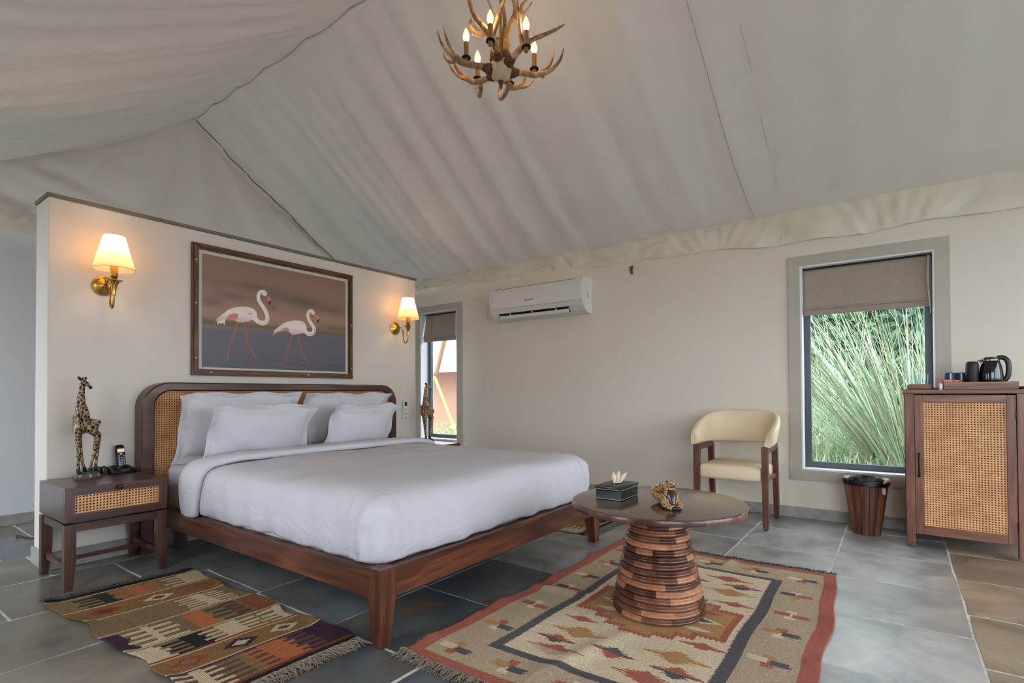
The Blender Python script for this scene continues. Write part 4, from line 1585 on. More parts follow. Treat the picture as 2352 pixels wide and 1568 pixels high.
# crown antlers round the stem
CR = ([(.03, 0, .04, .020), (.038, 0, .10, .019), (.03, .01, .17, .018), (.045, .02, .24, .015), (.075, .03, .31, .012), (.065, .02, .38, .010), (.02, .0, .44, .007), (-.02, -.01, .48, .003)],
      [[(.033, .01, .18, .014), (.075, -.02, .22, .012), (.11, -.04, .225, .010), (.14, -.045, .20, .007), (.15, -.05, .17, .002)],
       [(.06, .025, .28, .011), (.10, .05, .30, .008), (.14, .06, .33, .005), (.16, .065, .36, .002)]])
CR2 = ([(.03, 0, .04, .019), (.042, 0, .10, .018), (.055, -.01, .16, .017), (.085, -.015, .195, .014), (.13, -.01, .205, .012), (.165, .0, .235, .009), (.16, .005, .26, .003)],
       [[(.085, -.015, .195, .012), (.12, .01, .175, .010), (.155, .02, .165, .003)], [(.05, -.005, .15, .013), (.045, .02, .22, .011), (.055, .03, .30, .008), (.08, .04, .36, .002)]])
antler(R(330), *CR)
antler(R(95), *mirror(CR))
antler(R(190), *CR2)
G().lathe([(.004, -.062), (.026, -.055), (.050, -.036), (.060, -.006), (.056, .03), (.043, .05), (.02, .06), (.012, .07)], 24).obj('hub', BONE, chand)
G().lathe([(.002, -.105), (.008, -.095), (.011, -.075), (.016, -.06), (.01, -.055)], 12).obj('finial', BURR, chand)
G().tube([(0, 0, .06), (0, 0, .42)], .007, 10).obj('stem', BRASS, chand)
for k in range(11):
    z = .43+k*.046
    P = [(.011*math.cos(t)*(k % 2 == 0), .011*math.cos(t)*(k % 2 == 1), z+.028*math.sin(t)) for t in np.linspace(0, 2*PI, 17)]
    G().tube(P, .0028, 6).obj('chain_link', BRASS, chand)
for k, a in enumerate(angs):
    M_ = Matrix.Rotation(R(a), 4, 'Z') @ Matrix.Translation((.190, 0, .022))
    cd = G().lathe([(.010, -.01), (.013, .0), (.0125, .012)], 14, M=M_).obj('candle_holder', CANDLE, chand)
    G().lathe([(.012, .010), (.024, .012), (.025, .018), (.012, .020)], 20, M=M_).obj('drip_ring', BLACKM, cd)
    G().lathe([(.0135, .019), (.013, .06), (.0138, .098), (.011, .101)], 16, M=M_).obj('sleeve', CANDLE, cd)
    b_ = G().lathe([(.006, .100), (.012, .106), (.0175, .124), (.0165, .142), (.010, .162), (.003, .176), (.0008, .179)], 16, M=M_).obj('bulb', BGLASS, cd)
    G().tube([tuple(M_ @ Vector(q)) for q in ((.003, 0, .112), (.004, 0, .135), (-.003, 0, .135), (-.003, 0, .115))], .0022, 6).obj('filament', FIL, cd)
    l = bpy.data.lights.new('candle_light', 'POINT')
    l.energy = .42
    l.color = (1.0, .66, .34)
    l.shadow_soft_size = .018
    o = bpy.data.objects.new('candle_light', l)
    COL.objects.link(o)
    o.parent = chand
    o.location = M_ @ Vector((0, 0, .13))

# ================================================================== CHAIR
ch = thing('armchair', 'cream leather barrel-back chair with dark reddish wooden legs against the wall', 'chair', (-1.02, 4.375, 0))
for s in (-1, 1):
    g = G().tbar((s*.246, -.222, .012), (s*.243, -.215, .60), (.036, .046), (.044, .058))
    lf = g.obj('leg', WD['z'], ch)
    G().lathe([(.011, 0), (.011, .013)], 10, c=(s*.246, -.222)).obj('glide', BLACKP, lf)
    g = G().tbar((s*.243, .222, .012), (s*.243, .165, .57), (.036, .042), (.042, .054))
    lf = g.obj('leg', WD['z'], ch)
    G().lathe([(.011, 0), (.011, .013)], 10, c=(s*.243, .222)).obj('glide', BLACKP, lf)
    # arched side rail under the arm
    P = [(-.24, .60), (-.24, .46)]
    P = [(-.236, .602), (-.192, .45)]+[(-.145+(-.047)*math.cos(t), .50+.055*math.sin(t)) for t in np.linspace(0, PI/2, 8)]
    P += [(.10+.045*math.sin(t), .50+.055*math.cos(t)) for t in np.linspace(0, PI/2, 8)]+[(.158, .44), (.192, .44), (.182, .602)]
    G().prism(P, 'x', s*.243-.018, s*.243+.018).obj('side_rail', WD['y'], ch)
    G().box(s*.243-.013, s*.243+.013, -.20, .2, .345, .375).obj('seat_rail', WD['y'], ch)
G().box(-.228, .228, -.24, .205, .34, .452, .032, 4).obj('seat', LEATHER, ch, angle=60)
g = G()
rg = []
for t in np.linspace(0, 1, 49):
    th = PI*t
    e = .55
    cx = -.262*math.copysign(abs(math.cos(th))**e, math.cos(th))
    cy = -.225+.445*abs(math.sin(th))**e
    dx, dy = cx/.262, (cy+.225)/.445
    nn = Vector((cx*1.4, max(cy+.12, -.0)*1.2, 0))
    nn = nn.normalized() if nn.length > 1e-5 else Vector((-1, 0, 0))
    k = abs(math.sin(th))**.45
    zt = .705+.152*min(1, k*1.02)
    zb = .598
    hh = zt-zb
    sl = (1-k)
    row = []
    ts, tw = .026, .026
    m = 20
    for q in range(m):
        a = 2*PI*q/m
        ca, sa = math.cos(a), math.sin(a)
        w_ = tw*math.copysign(abs(ca)**.6, ca)
        h_ = math.copysign(abs(sa)**.45, sa)
        z = zb+hh/2+h_*hh/2
        lean = .04*(z-zb)/.26
        row.append((cx+nn.x*(w_+lean), cy+nn.y*(w_+lean)+sl*.06*(z-zb)/.11, z))
    rg.append(row)
g.rings(rg)
g.obj('backrest', LEATHER, ch, angle=75)

# ================================================================== ROUND TABLE
TX, TY = -.898, 2.357
tab = thing('round_table', 'round dark wooden coffee table with ribbed turned pedestal on the kilim', 'table', (TX, TY, .006))
TT = .502
G().lathe([(.378, .468), (.388, .470), (.391, .476), (.391, .490), (.388, .4952), (.381, .4965)], 96).obj('table_top', wood('table_top_wood', 'y', srgb(58, 38, 28), srgb(88, 60, 46), srgb(112, 80, 62), rough=.15, coat=.5, scale=.8), tab, angle=50)
BLOCKM = vcol_mat('laminated_blocks', rough=.22, grain=60, spec=.5)
ped = G().lathe([(.10, .008), (.10, .47)], 24).obj('pedestal_core', ES['z'], tab)
nr = 17
# end-grain blocks round the edge of the top
ee = np.array([[(r*math.cos(2*PI*i/96), r*math.sin(2*PI*i/96), z) for i in range(97)] for r, z in ((.3905, .4705), (.3918, .476), (.3918, .489), (.3893, .4945))]).reshape(-1, 3)
ecol = np.zeros((3, 96, 3))
i = 0
while i < 96:
    ln = rng.choice((5, 7, 9, 11))
    ecol[:, i:i+ln] = rng.choice([s3(70, 42, 32), s3(96, 62, 48), s3(120, 80, 60), s3(84, 52, 40), s3(150, 100, 72)])
    i += ln
colour_grid('edge_band', ee, 96, 3, ecol, BLOCKM, tab)
cols = [s3(72, 38, 26), s3(100, 58, 39), s3(130, 82, 57), s3(168, 114, 82), s3(116, 71, 50), s3(84, 49, 35), s3(150, 98, 68)]
for k in range(nr):
    z0 = .004+k*(.466/nr)
    z1 = z0+.466/nr
    f0 = (z0+z1)/2/.47
    rad = .212-.022*f0-.075*f0**1.15
    if k == 0:
        rad -= .004
    n = 60
    dz = z1-z0
    prf = [(rad-.016, z0), (rad-.006, z0+.04*dz), (rad-.001, z0+.16*dz), (rad+.0005, z0+.34*dz), (rad-.001, z0+.52*dz), (rad-.0065, z0+.66*dz), (rad-.0075, z0+.70*dz), (rad-.0045, z0+.76*dz), (rad-.004, z0+.86*dz), (rad-.007, z0+.96*dz), (rad-.016, z1)]
    m = len(prf)
    vs = np.array([[(r*math.cos(2*PI*i/n), r*math.sin(2*PI*i/n), z) for i in range(n+1)] for r, z in prf]).reshape(-1, 3)
    off = rng.randint(0, 9)
    cc = np.zeros((m-1, n, 3))
    seg = 0
    i = 0
    while i < n:
        ln = rng.choice((5, 6, 7, 8))
        cc[:, i:i+ln] = rng.choice(cols)*rng.uniform(.85, 1.15)
        i += ln
    cc = np.roll(cc, off, 1)
    colour_grid('pedestal_ring', vs, n, m-1, cc, BLOCKM, ped)

# tissue box
LEA = plain('black_leather', srgb(20, 22, 26), .3, bump=.07, bscale=90)
STI = plain('white_stitch', srgb(210, 205, 195), .8)
tis = thing('tissue_box', 'black leather tissue box with white stitching on the round table', 'tissue box', (-1.087, 2.331, .5025))
hx, hy_ = .064, .099
G().box(-hx, hx, -hy_, hy_, 0, .046, .003).obj('box_base', LEA, tis)
lid = G().box(-hx-.003, hx+.003, -hy_-.003, hy_+.003, .046, .064, .004, 2).obj('lid', LEA, tis)
for s in (-1, 1):
    for z, e_ in ((.005, .0), (.0495, .003)):
        G().box(s*(hx+e_)-.0006, s*(hx+e_)+.0006, -hy_+.002, hy_-.002, z-.0006, z+.0006).obj('stitching', STI, tis)
        G().box(-hx+.002, hx-.002, s*(hy_+e_)-.0006, s*(hy_+e_)+.0006, z-.0006, z+.0006).obj('stitching', STI, tis)
G().box(-.02, .02, -.03, .03, .0635, .0648).obj('slot', OUT, lid)
TISS = plain('tissue_paper', srgb(226, 202, 178), .9)
tu = thing('tissue', 'beige folded paper tissue standing out of the black box', 'tissue', (-1.083, 2.331, .564))
for k, (off, a, h_) in enumerate(((-.016, -4, .058), (-.004, 10, .062), (.006, 34, .066))):
    def fn(u, v, h_=h_):
        s_ = u*2-1
        wd = .003+.0085*math.sin(min(1, v*1.05)*PI*.66)
        return (wd*s_*(1-.35*v**6), -.007*(1-s_*s_)*math.sin(v*PI*.7)+.004*v, v*h_*(1-.16*s_*s_*v))
    M_ = Matrix.Rotation(R(36), 4, 'Z') @ Matrix.Translation((off, .004*k, 0)) @ Matrix.Rotation(R(a), 4, 'Y')
    o = G().grid(fn, 12, 14, M=M_).obj('fold', TISS, tu, fix=False)
    sm = o.modifiers.new('t', 'SOLIDIFY')
    sm.thickness = .0012

# cheetah bowl
cb = thing('cheetah_bowl', 'carved spotted cheetah bowl lying on the round table', 'bowl', (-.842, 2.298, .5025), R(-50))
# hull along local x, head at +x
st = [(-.118, .010, .050, .058), (-.105, .026, .030, .060), (-.08, .040, .012, .055), (-.05, .047, .004, .052), (-.02, .049, .001, .051), (.01, .047, .001, .052), (.035, .043, .001, .056), (.06, .038, .002, .060), (.08, .030, .003, .050), (.095, .018, .004, .034)]
rg = []
for x, w_, zb, zt in st:
    rg.append([(x, w_*math.cos(a), (zt if math.sin(a) >= 0 else zb)+(0 if math.sin(a) >= 0 else (zt-zb)*(1+math.sin(a))**1.0)) for a in [PI, 1.12*PI, 1.25*PI, 1.38*PI, 1.5*PI, 1.62*PI, 1.75*PI, 1.88*PI, 2*PI]])
g = G()
hull = [[(x, y, z) for x, y, z in r] for r in rg]
g.rings(hull, closed=False)
o = g.obj('body', CHEETAH, cb)
sm = o.modifiers.new('t', 'SOLIDIFY')
sm.thickness = .007
sm.offset = -1
BOWLW = wood('bowl_wood', 'x', srgb(88, 44, 26), srgb(150, 86, 54), srgb(190, 124, 84), rough=.25)
inr = [[(x*.94, y*.86, z*.0+zt-.004-(1-(y/max(w_, .001))**2)*(zt-zb-.012)) for x, y, z in r] for r, (x0, w_, zb, zt) in list(zip(rg, st))[1:7]]
G().rings(inr, closed=False).obj('hollow', BOWLW, cb)
skin_obj('neck_and_head', [(.055, 0, .035), (.060, 0, .068), (.066, 0, .098), (.084, 0, .104), (.100, 0, .098)], [(0, 1), (1, 2), (2, 3), (3, 4)], [(.036, .032), (.024, .026), (.022, .024), (.021, .021), (.010, .012)], CHEETAH, cb)
BIB = plain('dark_wood_bib', srgb(52, 30, 24), .18, coat=.4)
G().grid(lambda u, v: (.082+.022*math.sin(v*1.3)-.012*abs(u*2-1)**2+.006, (u*2-1)*.02*(1-.5*abs(v-.4)), .078-.055*v), 8, 8).obj('chest', BIB, cb, fix=False)
for s in (-1, 1):
    G().sphere((.068, s*.015, .112), (.005, .005, .007), 10).obj('ear', CHEETAH, cb)
    G().tube([(.070, s*.030, .022), (.095, s*.032, .014), (.118, s*.024, .012), (.132, s*.014, .011)], [.014, .012, .010, .010], 10).obj('foreleg', CHEETAH, cb)
    G().sphere((.104, s*.009, .106), .003, 8).obj('eye', BLACKM, cb)
G().box(.122, .141, -.019, .019, .001, .015, .004, 2).obj('paws', BLACKM, cb)
G().sphere((.109, 0, .098), (.005, .006, .004), 8).obj('nose', BLACKM, cb)
G().tube([(-.112, 0, .056), (-.122, .008, .064), (-.118, .022, .066), (-.10, .03, .062)], [.008, .009, .008, .006], 8).obj('tail', CHEETAH, cb)

# ================================================================== WASTE BIN
bn = thing('waste_bin', 'tapered wooden stave waste bin with black liner under the large window', 'waste bin', (-.187, 4.49, 0))
stav = [wood('stave_%d' % k, 'z', *c, rough=.35) for k, c in enumerate(((srgb(60, 30, 20), srgb(92, 50, 32), srgb(124, 72, 46)), (srgb(84, 46, 28), srgb(128, 76, 48), srgb(160, 104, 70)), (srgb(50, 26, 18), srgb(78, 42, 28), srgb(108, 62, 42))))]
ns = 14
for k in range(ns):
    a0, a1 = 2*PI*k/ns+.012, 2*PI*(k+1)/ns-.012
    vs = []
    for z, ro in ((0, .086), (.375, .137)):
        for r in (ro-.013, ro):
            for a in (a0, (a0+a1)/2, a1):
                vs.append((r*math.cos(a), r*math.sin(a), z))
    fs = [(3, 4, 10, 9), (4, 5, 11, 10), (1, 0, 6, 7), (2, 1, 7, 8), (0, 3, 9, 6), (5, 2, 8, 11), (0, 1, 4, 3), (1, 2, 5, 4), (9, 10, 7, 6), (10, 11, 8, 7)]
    G().add(vs, fs).obj('stave', stav[[0, 1, 2, 0, 2, 1, 0][k % 7]], bn)
G().lathe([(.082, .006), (.083, .014)], 28).obj('bottom', ES['x'], bn)
BAG = plain('black_bin_liner', srgb(16, 17, 20), .22, bump=.6, bscale=40)
n = 64
rg = []
for r0, z0, wv in ((.139, .345, .0), (.143, .362, .003), (.143, .380, .003), (.137, .388, .003), (.126, .378, .003), (.118, .34, .004), (.105, .22, .006), (.09, .1, .005)):
    rg.append([((r0+wv*math.sin(i*.6)+wv*.6*math.sin(i*1.1))*math.cos(2*PI*i/n), (r0+wv*math.sin(i*.6)+wv*.6*math.sin(i*1.1))*math.sin(2*PI*i/n), z0+wv*.5*math.sin(i*.5)) for i in range(n)])
G().rings(rg, cap0=False, cap1=False).obj('liner', BAG, bn)
STEEL = plain('steel_wire', srgb(150, 140, 128), .35, metal=.9)
hd = G().tube([(.147*math.cos(t+R(-10)), .147*math.sin(t+R(-10))*.98, .350+.05*math.sin(t)) for t in np.linspace(0, PI, 24)], .0022, 6).obj('handle', STEEL, bn)
G().tube([(.100, -.095, .372), (.128, -.055, .386), (.142, -.012, .378)], [.010, .011, .010], 10).obj('grip', PALE, hd)
G().box(.095, .12, -.126, -.096, .30, .345, .003).obj('bracket', STEEL, bn)

# ================================================================== CABINET
cab = thing('cabinet', 'tall dark wooden cabinet with cane door standing right of the large window', 'cabinet', (.33, 4.475, 0))
cx0, cx1 = -.29, .285
yf, yb_ = -.225, .225
for sx, nm in ((cx0, 0), (cx1-.047, 1)):
    for y in (yf, yb_-.047):
        G().box(sx, sx+.047, y, y+.047, .012, .985, .002).obj('post', CW['z'], cab)
G().box(cx0+.006, cx0+.022, yf+.047, yb_-.047, .09, .985).obj('side_panel', CW['z'], cab)
G().box(cx1-.022, cx1-.006, yf+.047, yb_-.047, .09, .985).obj('side_panel', CW['z'], cab)
G().box(cx0+.047, cx1-.047, yb_-.02, yb_-.005, .09, .985).obj('back_panel', CW['z'], cab)
G().box(cx0+.02, cx1-.02, yf+.03, yb_-.02, .09, .108).obj('bottom_panel', CW['x'], cab)
G().box(cx0-.010, cx1+.03, yf-.012, yb_+.01, .985, 1.012, .003).obj('top_board', CW['x'], cab)
dx0, dx1, dz0, dz1 = cx0+.049, cx1-.049, .09, .978
door = G().box(dx0+.02, dx1-.02, yf+.020, yf+.026, dz0+.03, dz1-.03).obj('door', CBACK, cab)
G().box(dx0, dx0+.043, yf+.004, yf+.026, dz0, dz1, .0015).obj('stile', CW['z'], door)
G().box(dx1-.043, dx1, yf+.004, yf+.026, dz0, dz1, .0015).obj('stile', CW['z'], door)
G().box(dx0+.043, dx1-.043, yf+.004, yf+.026, dz1-.046, dz1, .0015).obj('rail', CW['x'], door)
G().box(dx0+.043, dx1-.043, yf+.004, yf+.026, dz0, dz0+.056, .0015).obj('rail', CW['x'], door)
G().box(dx0+.041, dx1-.041, yf+.0105, yf+.0135, dz0+.054, dz1-.044).obj('cane_panel', CANE_XZ, door)
hz_ = .53
g = G().tube(smoothpath([(dx0+.02, yf+.004, hz_+.07), (dx0+.02, yf-.014, hz_+.055), (dx0+.02, yf-.022, hz_), (dx0+.02, yf-.014, hz_-.055), (dx0+.02, yf+.004, hz_-.07)], 5), .0055, 10)
g.sphere((dx0+.02, yf+.002, hz_+.07), (.008, .006, .010), 10).sphere((dx0+.02, yf+.002, hz_-.07), (.008, .006, .010), 10)
g.obj('pull_handle', BLACKM, door)
for z in (.20, .86):
    G().lathe([(.005, z-.028), (.005, z+.028)], 10, c=(dx1+.002, yf+.003)).obj('hinge', BLACKM, door)

# things on the cabinet
ZC = 1.012
tr = thing('serving_tray', 'rectangular wooden tray holding the kettle on the cabinet', 'tray', (.41, 4.42, ZC))
hx_, hy2 = .172, .115
G().box(-hx_, hx_, -hy2, hy2, 0, .008).obj('tray_base', TRAYW, tr)
for s in (-1, 1):
    G().box(-hx_, hx_, s*hy2-.006, s*hy2+.006, 0, .046, .002).obj('tray_wall', TRAYW, tr)
    G().box(s*hx_-.006, s*hx_+.006, -hy2+.006, hy2-.006, 0, .046, .002).obj('tray_wall', TRAYW, tr)
ZT = ZC+.008
GLB = plain('gloss_black_glass', srgb(12, 12, 14), .08, coat=.6)
kt = thing('kettle', 'glossy black electric kettle with loop handle on the wooden tray', 'kettle', (.475, 4.42, ZT))
G().lathe([(.062, 0), (.064, .006), (.060, .012)], 32).obj('power_base', BLACKP, kt)
G().lathe([(.054, .012), (.059, .03), (.060, .08), (.054, .13), (.044, .168), (.041, .176), (.036, .182)], 36).obj('jug', GLB, kt)
G().lathe([(.040, .180), (.039, .188), (.02, .194), (.004, .195)], 28).obj('lid', BLACKP, kt)
CHR = plain('chrome', srgb(200, 200, 205), .15, metal=1)
G().lathe([(.0435, .171), (.0435, .175)], 32, cap0=False, cap1=False).obj('rim_band', CHR, kt)
G().tube(smoothpath([(.030, 0, .186), (.058, 0, .188), (.078, 0, .165), (.083, 0, .12), (.078, 0, .07), (.060, 0, .045)], 5), [.011]*26, 12, flat=1.25).obj('handle', BLACKP, kt)
G().prism([(-.036, .150), (-.062, .176), (-.036, .180)], 'y', -.012, .012).obj('spout', BLACKP, kt)
mg = thing('black_mug', 'tall matt black lidded canister left of the kettle on the tray', 'canister', (.385, 4.40, ZT))
G().lathe([(.031, 0), (.033, .004), (.033, .14), (.0315, .158), (.029, .162)], 28).obj('body', plain('matt_black', srgb(22, 23, 25), .55), mg)
G().lathe([(.030, .160), (.028, .166), (.012, .168), (.002, .168)], 24).obj('lid', BLACKP, mg)
BLU = plain('navy_blue_card', srgb(30, 62, 98), .5)
WHT_ = plain('white_card', srgb(225, 225, 225), .5)
for x, y, lb in ((.278, 4.43, 'small tapered navy and white cup on the tray behind the red packets'), (.333, 4.46, 'small tapered navy and white cup partly behind the black canister')):
    c = thing('paper_cup', lb, 'cup', (x, y, ZT), 0, 'navy cups on the tray')
    G().lathe([(.038, 0), (.036, .006), (.029, .096), (.027, .1)], 28).obj('body', BLU, c)
    G().lathe([(.0385, .0), (.039, .008), (.0365, .012)], 28, cap0=False, cap1=False).obj('white_rim', WHT_, c)
    g = G()
    for s in (R(185), R(275)):
        p0, p1 = (.0385, .012), (.0295, .095)
        g.add([(r*math.cos(s+d), r*math.sin(s+d), z) for r, z in (p0, p1) for d in (-.11, .11)], [(0, 1, 3, 2)])
    g.obj('white_stripe', WHT_, c)
RED = plain('red_card', srgb(186, 42, 34), .45)
for k, (x, y, a, lb) in enumerate(((.262, 4.345, 3, 'red and white tea packet at the front left of the tray'), (.312, 4.352, -4, 'red and white tea packet beside the black canister'))):
    c = thing('tea_packet', lb, 'packet', (x, y, ZT), R(a), 'red tea packets')
    G().box(-.032 if k == 0 else -.022, .032 if k == 0 else .022, -.018, .018, 0, .056-.004*k, .002).obj('sachet', RED, c)
    G().box(-.028 if k == 0 else -.02, .028 if k == 0 else .02, -.0188, -.0178, .028, .035).obj('white_band', WHT_, c)
    for q in range(5 if k == 0 else 3):
        G().box(-.02+q*.009, -.0145+q*.009, -.0188, -.0178, .043, .048).obj('print', WHT_, c)
gt_ = thing('glass_tray', 'small shallow wooden tray under two glasses at the cabinet corner', 'tray', (.118, 4.46, ZC))
G().box(-.06, .06, -.17, .10, 0, .006).obj('tray_base', TRAYW, gt_)
for s in (-1, 1):
    G().box(s*.058-.004, s*.058+.004, -.17, .10, 0, .03, .0015).obj('tray_wall', TRAYW, gt_)
G().box(-.054, .054, -.17, -.162, 0, .036, .0015).obj('tray_wall', TRAYW, gt_)
G().box(-.054, .054, .092, .10, 0, .036, .0015).obj('tray_wall', TRAYW, gt_)
for x, y, lb in ((.098, 4.49, 'clear drinking glass on the small tray, nearer the window sash'), (.138, 4.45, 'clear drinking glass on the small tray, nearer the kettle')):
    gl = G().lathe([(.026, 0), (.029, .003), (.032, .10), (.0305, .10), (.0275, .008), (.001, .006)], 28, cap0=True, cap1=False).obj('tumbler', TUMBLER, None, (x, y, ZC+.006))
    tag(gl, lb, 'glass', 'tumblers on the cabinet')
o = G().box(-.026, .026, -.05, .05, 0, .012, .003, 2).obj('black_coaster', BLACKP, None, (.203, 4.33, ZC))
tag(o, 'flat black box between the two wooden trays on the cabinet', 'box')
o = G().lathe([(.008, 0), (.0095, .006), (.0095, .03), (.008, .036), (.002, .038)], 16).obj('white_plug', WHITEP, None, (.2225, 4.272, ZC))
tag(o, 'small rounded white plug at the front of the cabinet top beside the large tray', 'plug')

o = G().box(-.02, .02, -.07, .07, 0, .016, .004, 2).obj('black_case', BLACKP, None, (.615, 4.37, ZC))
tag(o, 'low dark case at the outer end of the cabinet top beyond the large tray', 'case')

# ================================================================== BLINDS
def blind(label, x0, x1, zt, zb, y, bulge):
    t = thing('roman_blind', label, 'blind', ((x0+x1)/2, y, zb), 0, 'grey roman blinds')
    hw_ = (x1-x0)/2
    h = zt-zb

    def tier(z0, z1, o0, nm):
        def fn(u, v):
            z = z0+(z1-z0)*v
            b_ = bulge*math.sin(max(0, (1-z/h))**1.5*PI/2)
            return (-hw_+2*hw_*u, -o0-b_-.0015*math.sin(u*9+v*4), z)
        o = G().grid(fn, 30, 14).obj(nm, BLIND, t, fix=False)
        s_ = o.modifiers.new('t', 'SOLIDIFY')
        s_.thickness = .003
    tier(.045, h, .0, 'panel')
    tier(.0, .062, -.010, 'fold')
    tier(.018, .075, -.018, 'fold')
    G().tube([(-hw_, -bulge+.012, .004), (hw_, -bulge+.012, .004)], .006, 8).obj('hem_bar', BLIND, t)
    G().tube([(-hw_, -bulge*.95-.002, .047), (hw_, -bulge*.95-.002, .047)], .0055, 8).obj('hem_bar', BLIND, t)
    G().box(-hw_, hw_, -.004, .03, h, h+.022).obj('head_rail', BLACKM, t)
    for dx, ln in ((-.012, .42), (-.018, .36)):
        g = G().tube(smoothpath([(hw_+dx, -bulge-.012, h), (hw_+dx-.004, -bulge-.016, h*.5), (hw_+dx+.004, -bulge-.014, h-ln)], 6), .0016, 6)
        g.obj('cord', WHT_, t)
    return t


b1 = blind('taupe roman blind half lowered in the large window', -.600, .208, 1.975, 1.612, 4.79, .012)
G().tube(smoothpath([(.418, .01, .36), (.419, .01, 0), (.420, .01, -.3), (.420, .01, -.75)], 8), .0022, 6).obj('pull_cord', WHT_, b1)
blind('taupe roman blind bowing outward in the narrow window', -4.895, -4.305, 2.005, 1.66, 4.815, .06)


# ================================================================== RUGS
def weave_colors(shape, base, seed):
    return base


CREAM, BEIGE, REDK, NAVY, TAN = s3(220, 197, 166), s3(184, 162, 134), s3(176, 102, 86), s3(96, 92, 94), s3(184, 140, 94)
W_, L_ = 1.30, 1.905
NU, NV = 270, 396
A, Bm = np.meshgrid((np.arange(NU)+.5)/NU*W_, (np.arange(NV)+.5)/NV*L_)
img = np.zeros((NV, NU, 3))
jag = .004*np.sign(np.sin(A*520))


def put(mask, c):
    img[mask] = c


img[:] = REDK
put((A > .058) & (A < W_-.062) & (Bm > .055) & (Bm < L_-.05), BEIGE)
ia0, ia1, ib0, ib1 = .235, W_-.255, .215, L_-.235
jb = .004*np.sign(np.sin(Bm*480))
put((A > ia0+jb*.5) & (A < ia1+jb*.5) & (Bm > ib0) & (Bm < ib1), NAVY)
put((A > ia0+.043+jb*.6) & (A < ia1-.05+jb*.6) & (Bm > ib0+.038) & (Bm < ib1-.034), CREAM)


def cross(cx, cy, v):
    k = [(CREAM, TAN, NAVY, REDK), (TAN, REDK, NAVY, CREAM), (REDK, CREAM, REDK, CREAM), (NAVY, CREAM, REDK, TAN)][v % 4]
    s_ = .024
    x, y = A-cx, Bm-cy
    st_ = .004*np.sign(np.sin(y*400))
    put((np.abs(x) < s_*.85) & (y >= 0) & (y < 2.1*s_+st_*0), k[1])
    put((np.abs(x) < s_*.85) & (y < 0) & (y > -2.1*s_), k[3])
    put((x > -3*s_+st_) & (x < -.2*s_) & (np.abs(y-.2*s_) < s_*.8), k[0])
    put((x > .2*s_) & (x < 3*s_+st_) & (np.abs(y+.2*s_) < s_*.8), k[2])


for i_, y in enumerate((.13, .39, .665, .945, 1.165, 1.43, 1.69)):
    cross(.148, y, i_)
    cross(W_-.165, y+.04, i_+2)
for i_, x in enumerate((.39, .64, .89)):
    cross(x, .13, i_+1)
    cross(x, L_-.14, i_+3)
# stepped medallion
mx, my = .640, .925


def med(k):
    ax, ay = np.abs(A-mx), np.abs(Bm-my)
    ay = ay+.005*np.sign(np.sin(A*300))
    lim = np.select([ax < .07, ax < .15, ax < .22, ax < .335], [.295, .255, .21, .165], 0)
    limx = .335
    e = k
    lim2 = np.select([ax < .07-e*.3, ax < .15-e*.5, ax < .22-e*.7, ax < .335-e], [.295-e, .255-e, .21-e, .165-e], 0)
    return (ay < lim2) & (lim2 > 0)


put(med(0), REDK)
put(med(.03), TAN)
for dx in (-.2, .2):
    x, y = A-mx-dx, Bm-my
    put((np.abs(x) < .09*(1-np.abs(y)/.035)) & (np.abs(y) < .035), CREAM)
    put((np.abs(x) < .05*(1-np.abs(y)/.018)) & (np.abs(y) < .018), NAVY)
    for dy in (-.1, .1):
        put((np.abs(x) < .07*(1-np.abs(y-dy)/.022)) & (np.abs(y-dy) < .022), REDK if dy > 0 else CREAM)


def flake(cx, cy, ln, h, c1, c2=None):
    x, y = A-cx, Bm-cy
    t = np.abs(y)/h
    hl = ln*(np.clip(1-t, 0, 1)**.95)*(.80+.22*np.sign(np.sin(y*2*PI/.013)))
    hl = np.where(np.abs(y) < .0045, ln*1.02, hl)
    m = (np.abs(x) < hl) & (t < 1)
    put(m, c1)
    if c2 is not None:
        put(m & (y < 0), c2)


FL = [(.40, .65, .075, .03, REDK, None), (.455, .525, .12, .055, TAN, None), (.405, .425, .085, .038, REDK, NAVY), (.45, .335, .12, .05, REDK, BEIGE), (.64, .435, .085, .045, NAVY, REDK),
      (.905, .68, .09, .032, REDK, None), (.85, .535, .125, .055, TAN, None), (.885, .425, .095, .045, REDK, NAVY), (.80, .335, .12, .045, REDK, None)]
for cx, cy, ln, h, c1, c2 in FL:
    flake(cx, cy, ln, h, c1, c2)
    flake(cx, 2*my-cy+.02, ln, h, c1, c2)
img *= (1+.10*nrng.normal(size=(NV, NU, 1))*.6)*(1+.05*fnoise(A*9, Bm*7, 31)[..., None])
RUGM = vcol_mat('kilim_wool', rough=.95, weave=.5, wscale=90, grain=140, spec=.1)


def bilin(c, u, v):
    c = [np.array(q) for q in c]
    return (c[0]*(1-u)[..., None]*(1-v)[..., None]+c[1]*u[..., None]*(1-v)[..., None]+c[2]*u[..., None]*v[..., None]+c[3]*(1-u)[..., None]*v[..., None])


def make_rug(name, label, corners, NU, NV, img, zfn, wob, loc):
    u, v = np.meshgrid(np.linspace(0, 1, NU+1), np.linspace(0, 1, NV+1))
    P = bilin(corners, u, v)
    P = P+wob(u, v)
    z = zfn(P[..., 0], P[..., 1], u, v)
    Vt = np.stack([P[..., 0]-loc[0], P[..., 1]-loc[1], z], -1).reshape(-1, 3)
    root = thing(name, label, 'rug', loc)
    o = colour_grid('woven_cloth', Vt, NU, NV, img.clip(0, 1), RUGM, root)
    s_ = o.modifiers.new('t', 'SOLIDIFY')
    s_.thickness = .004
    s_.offset = -1
    return root, P, z


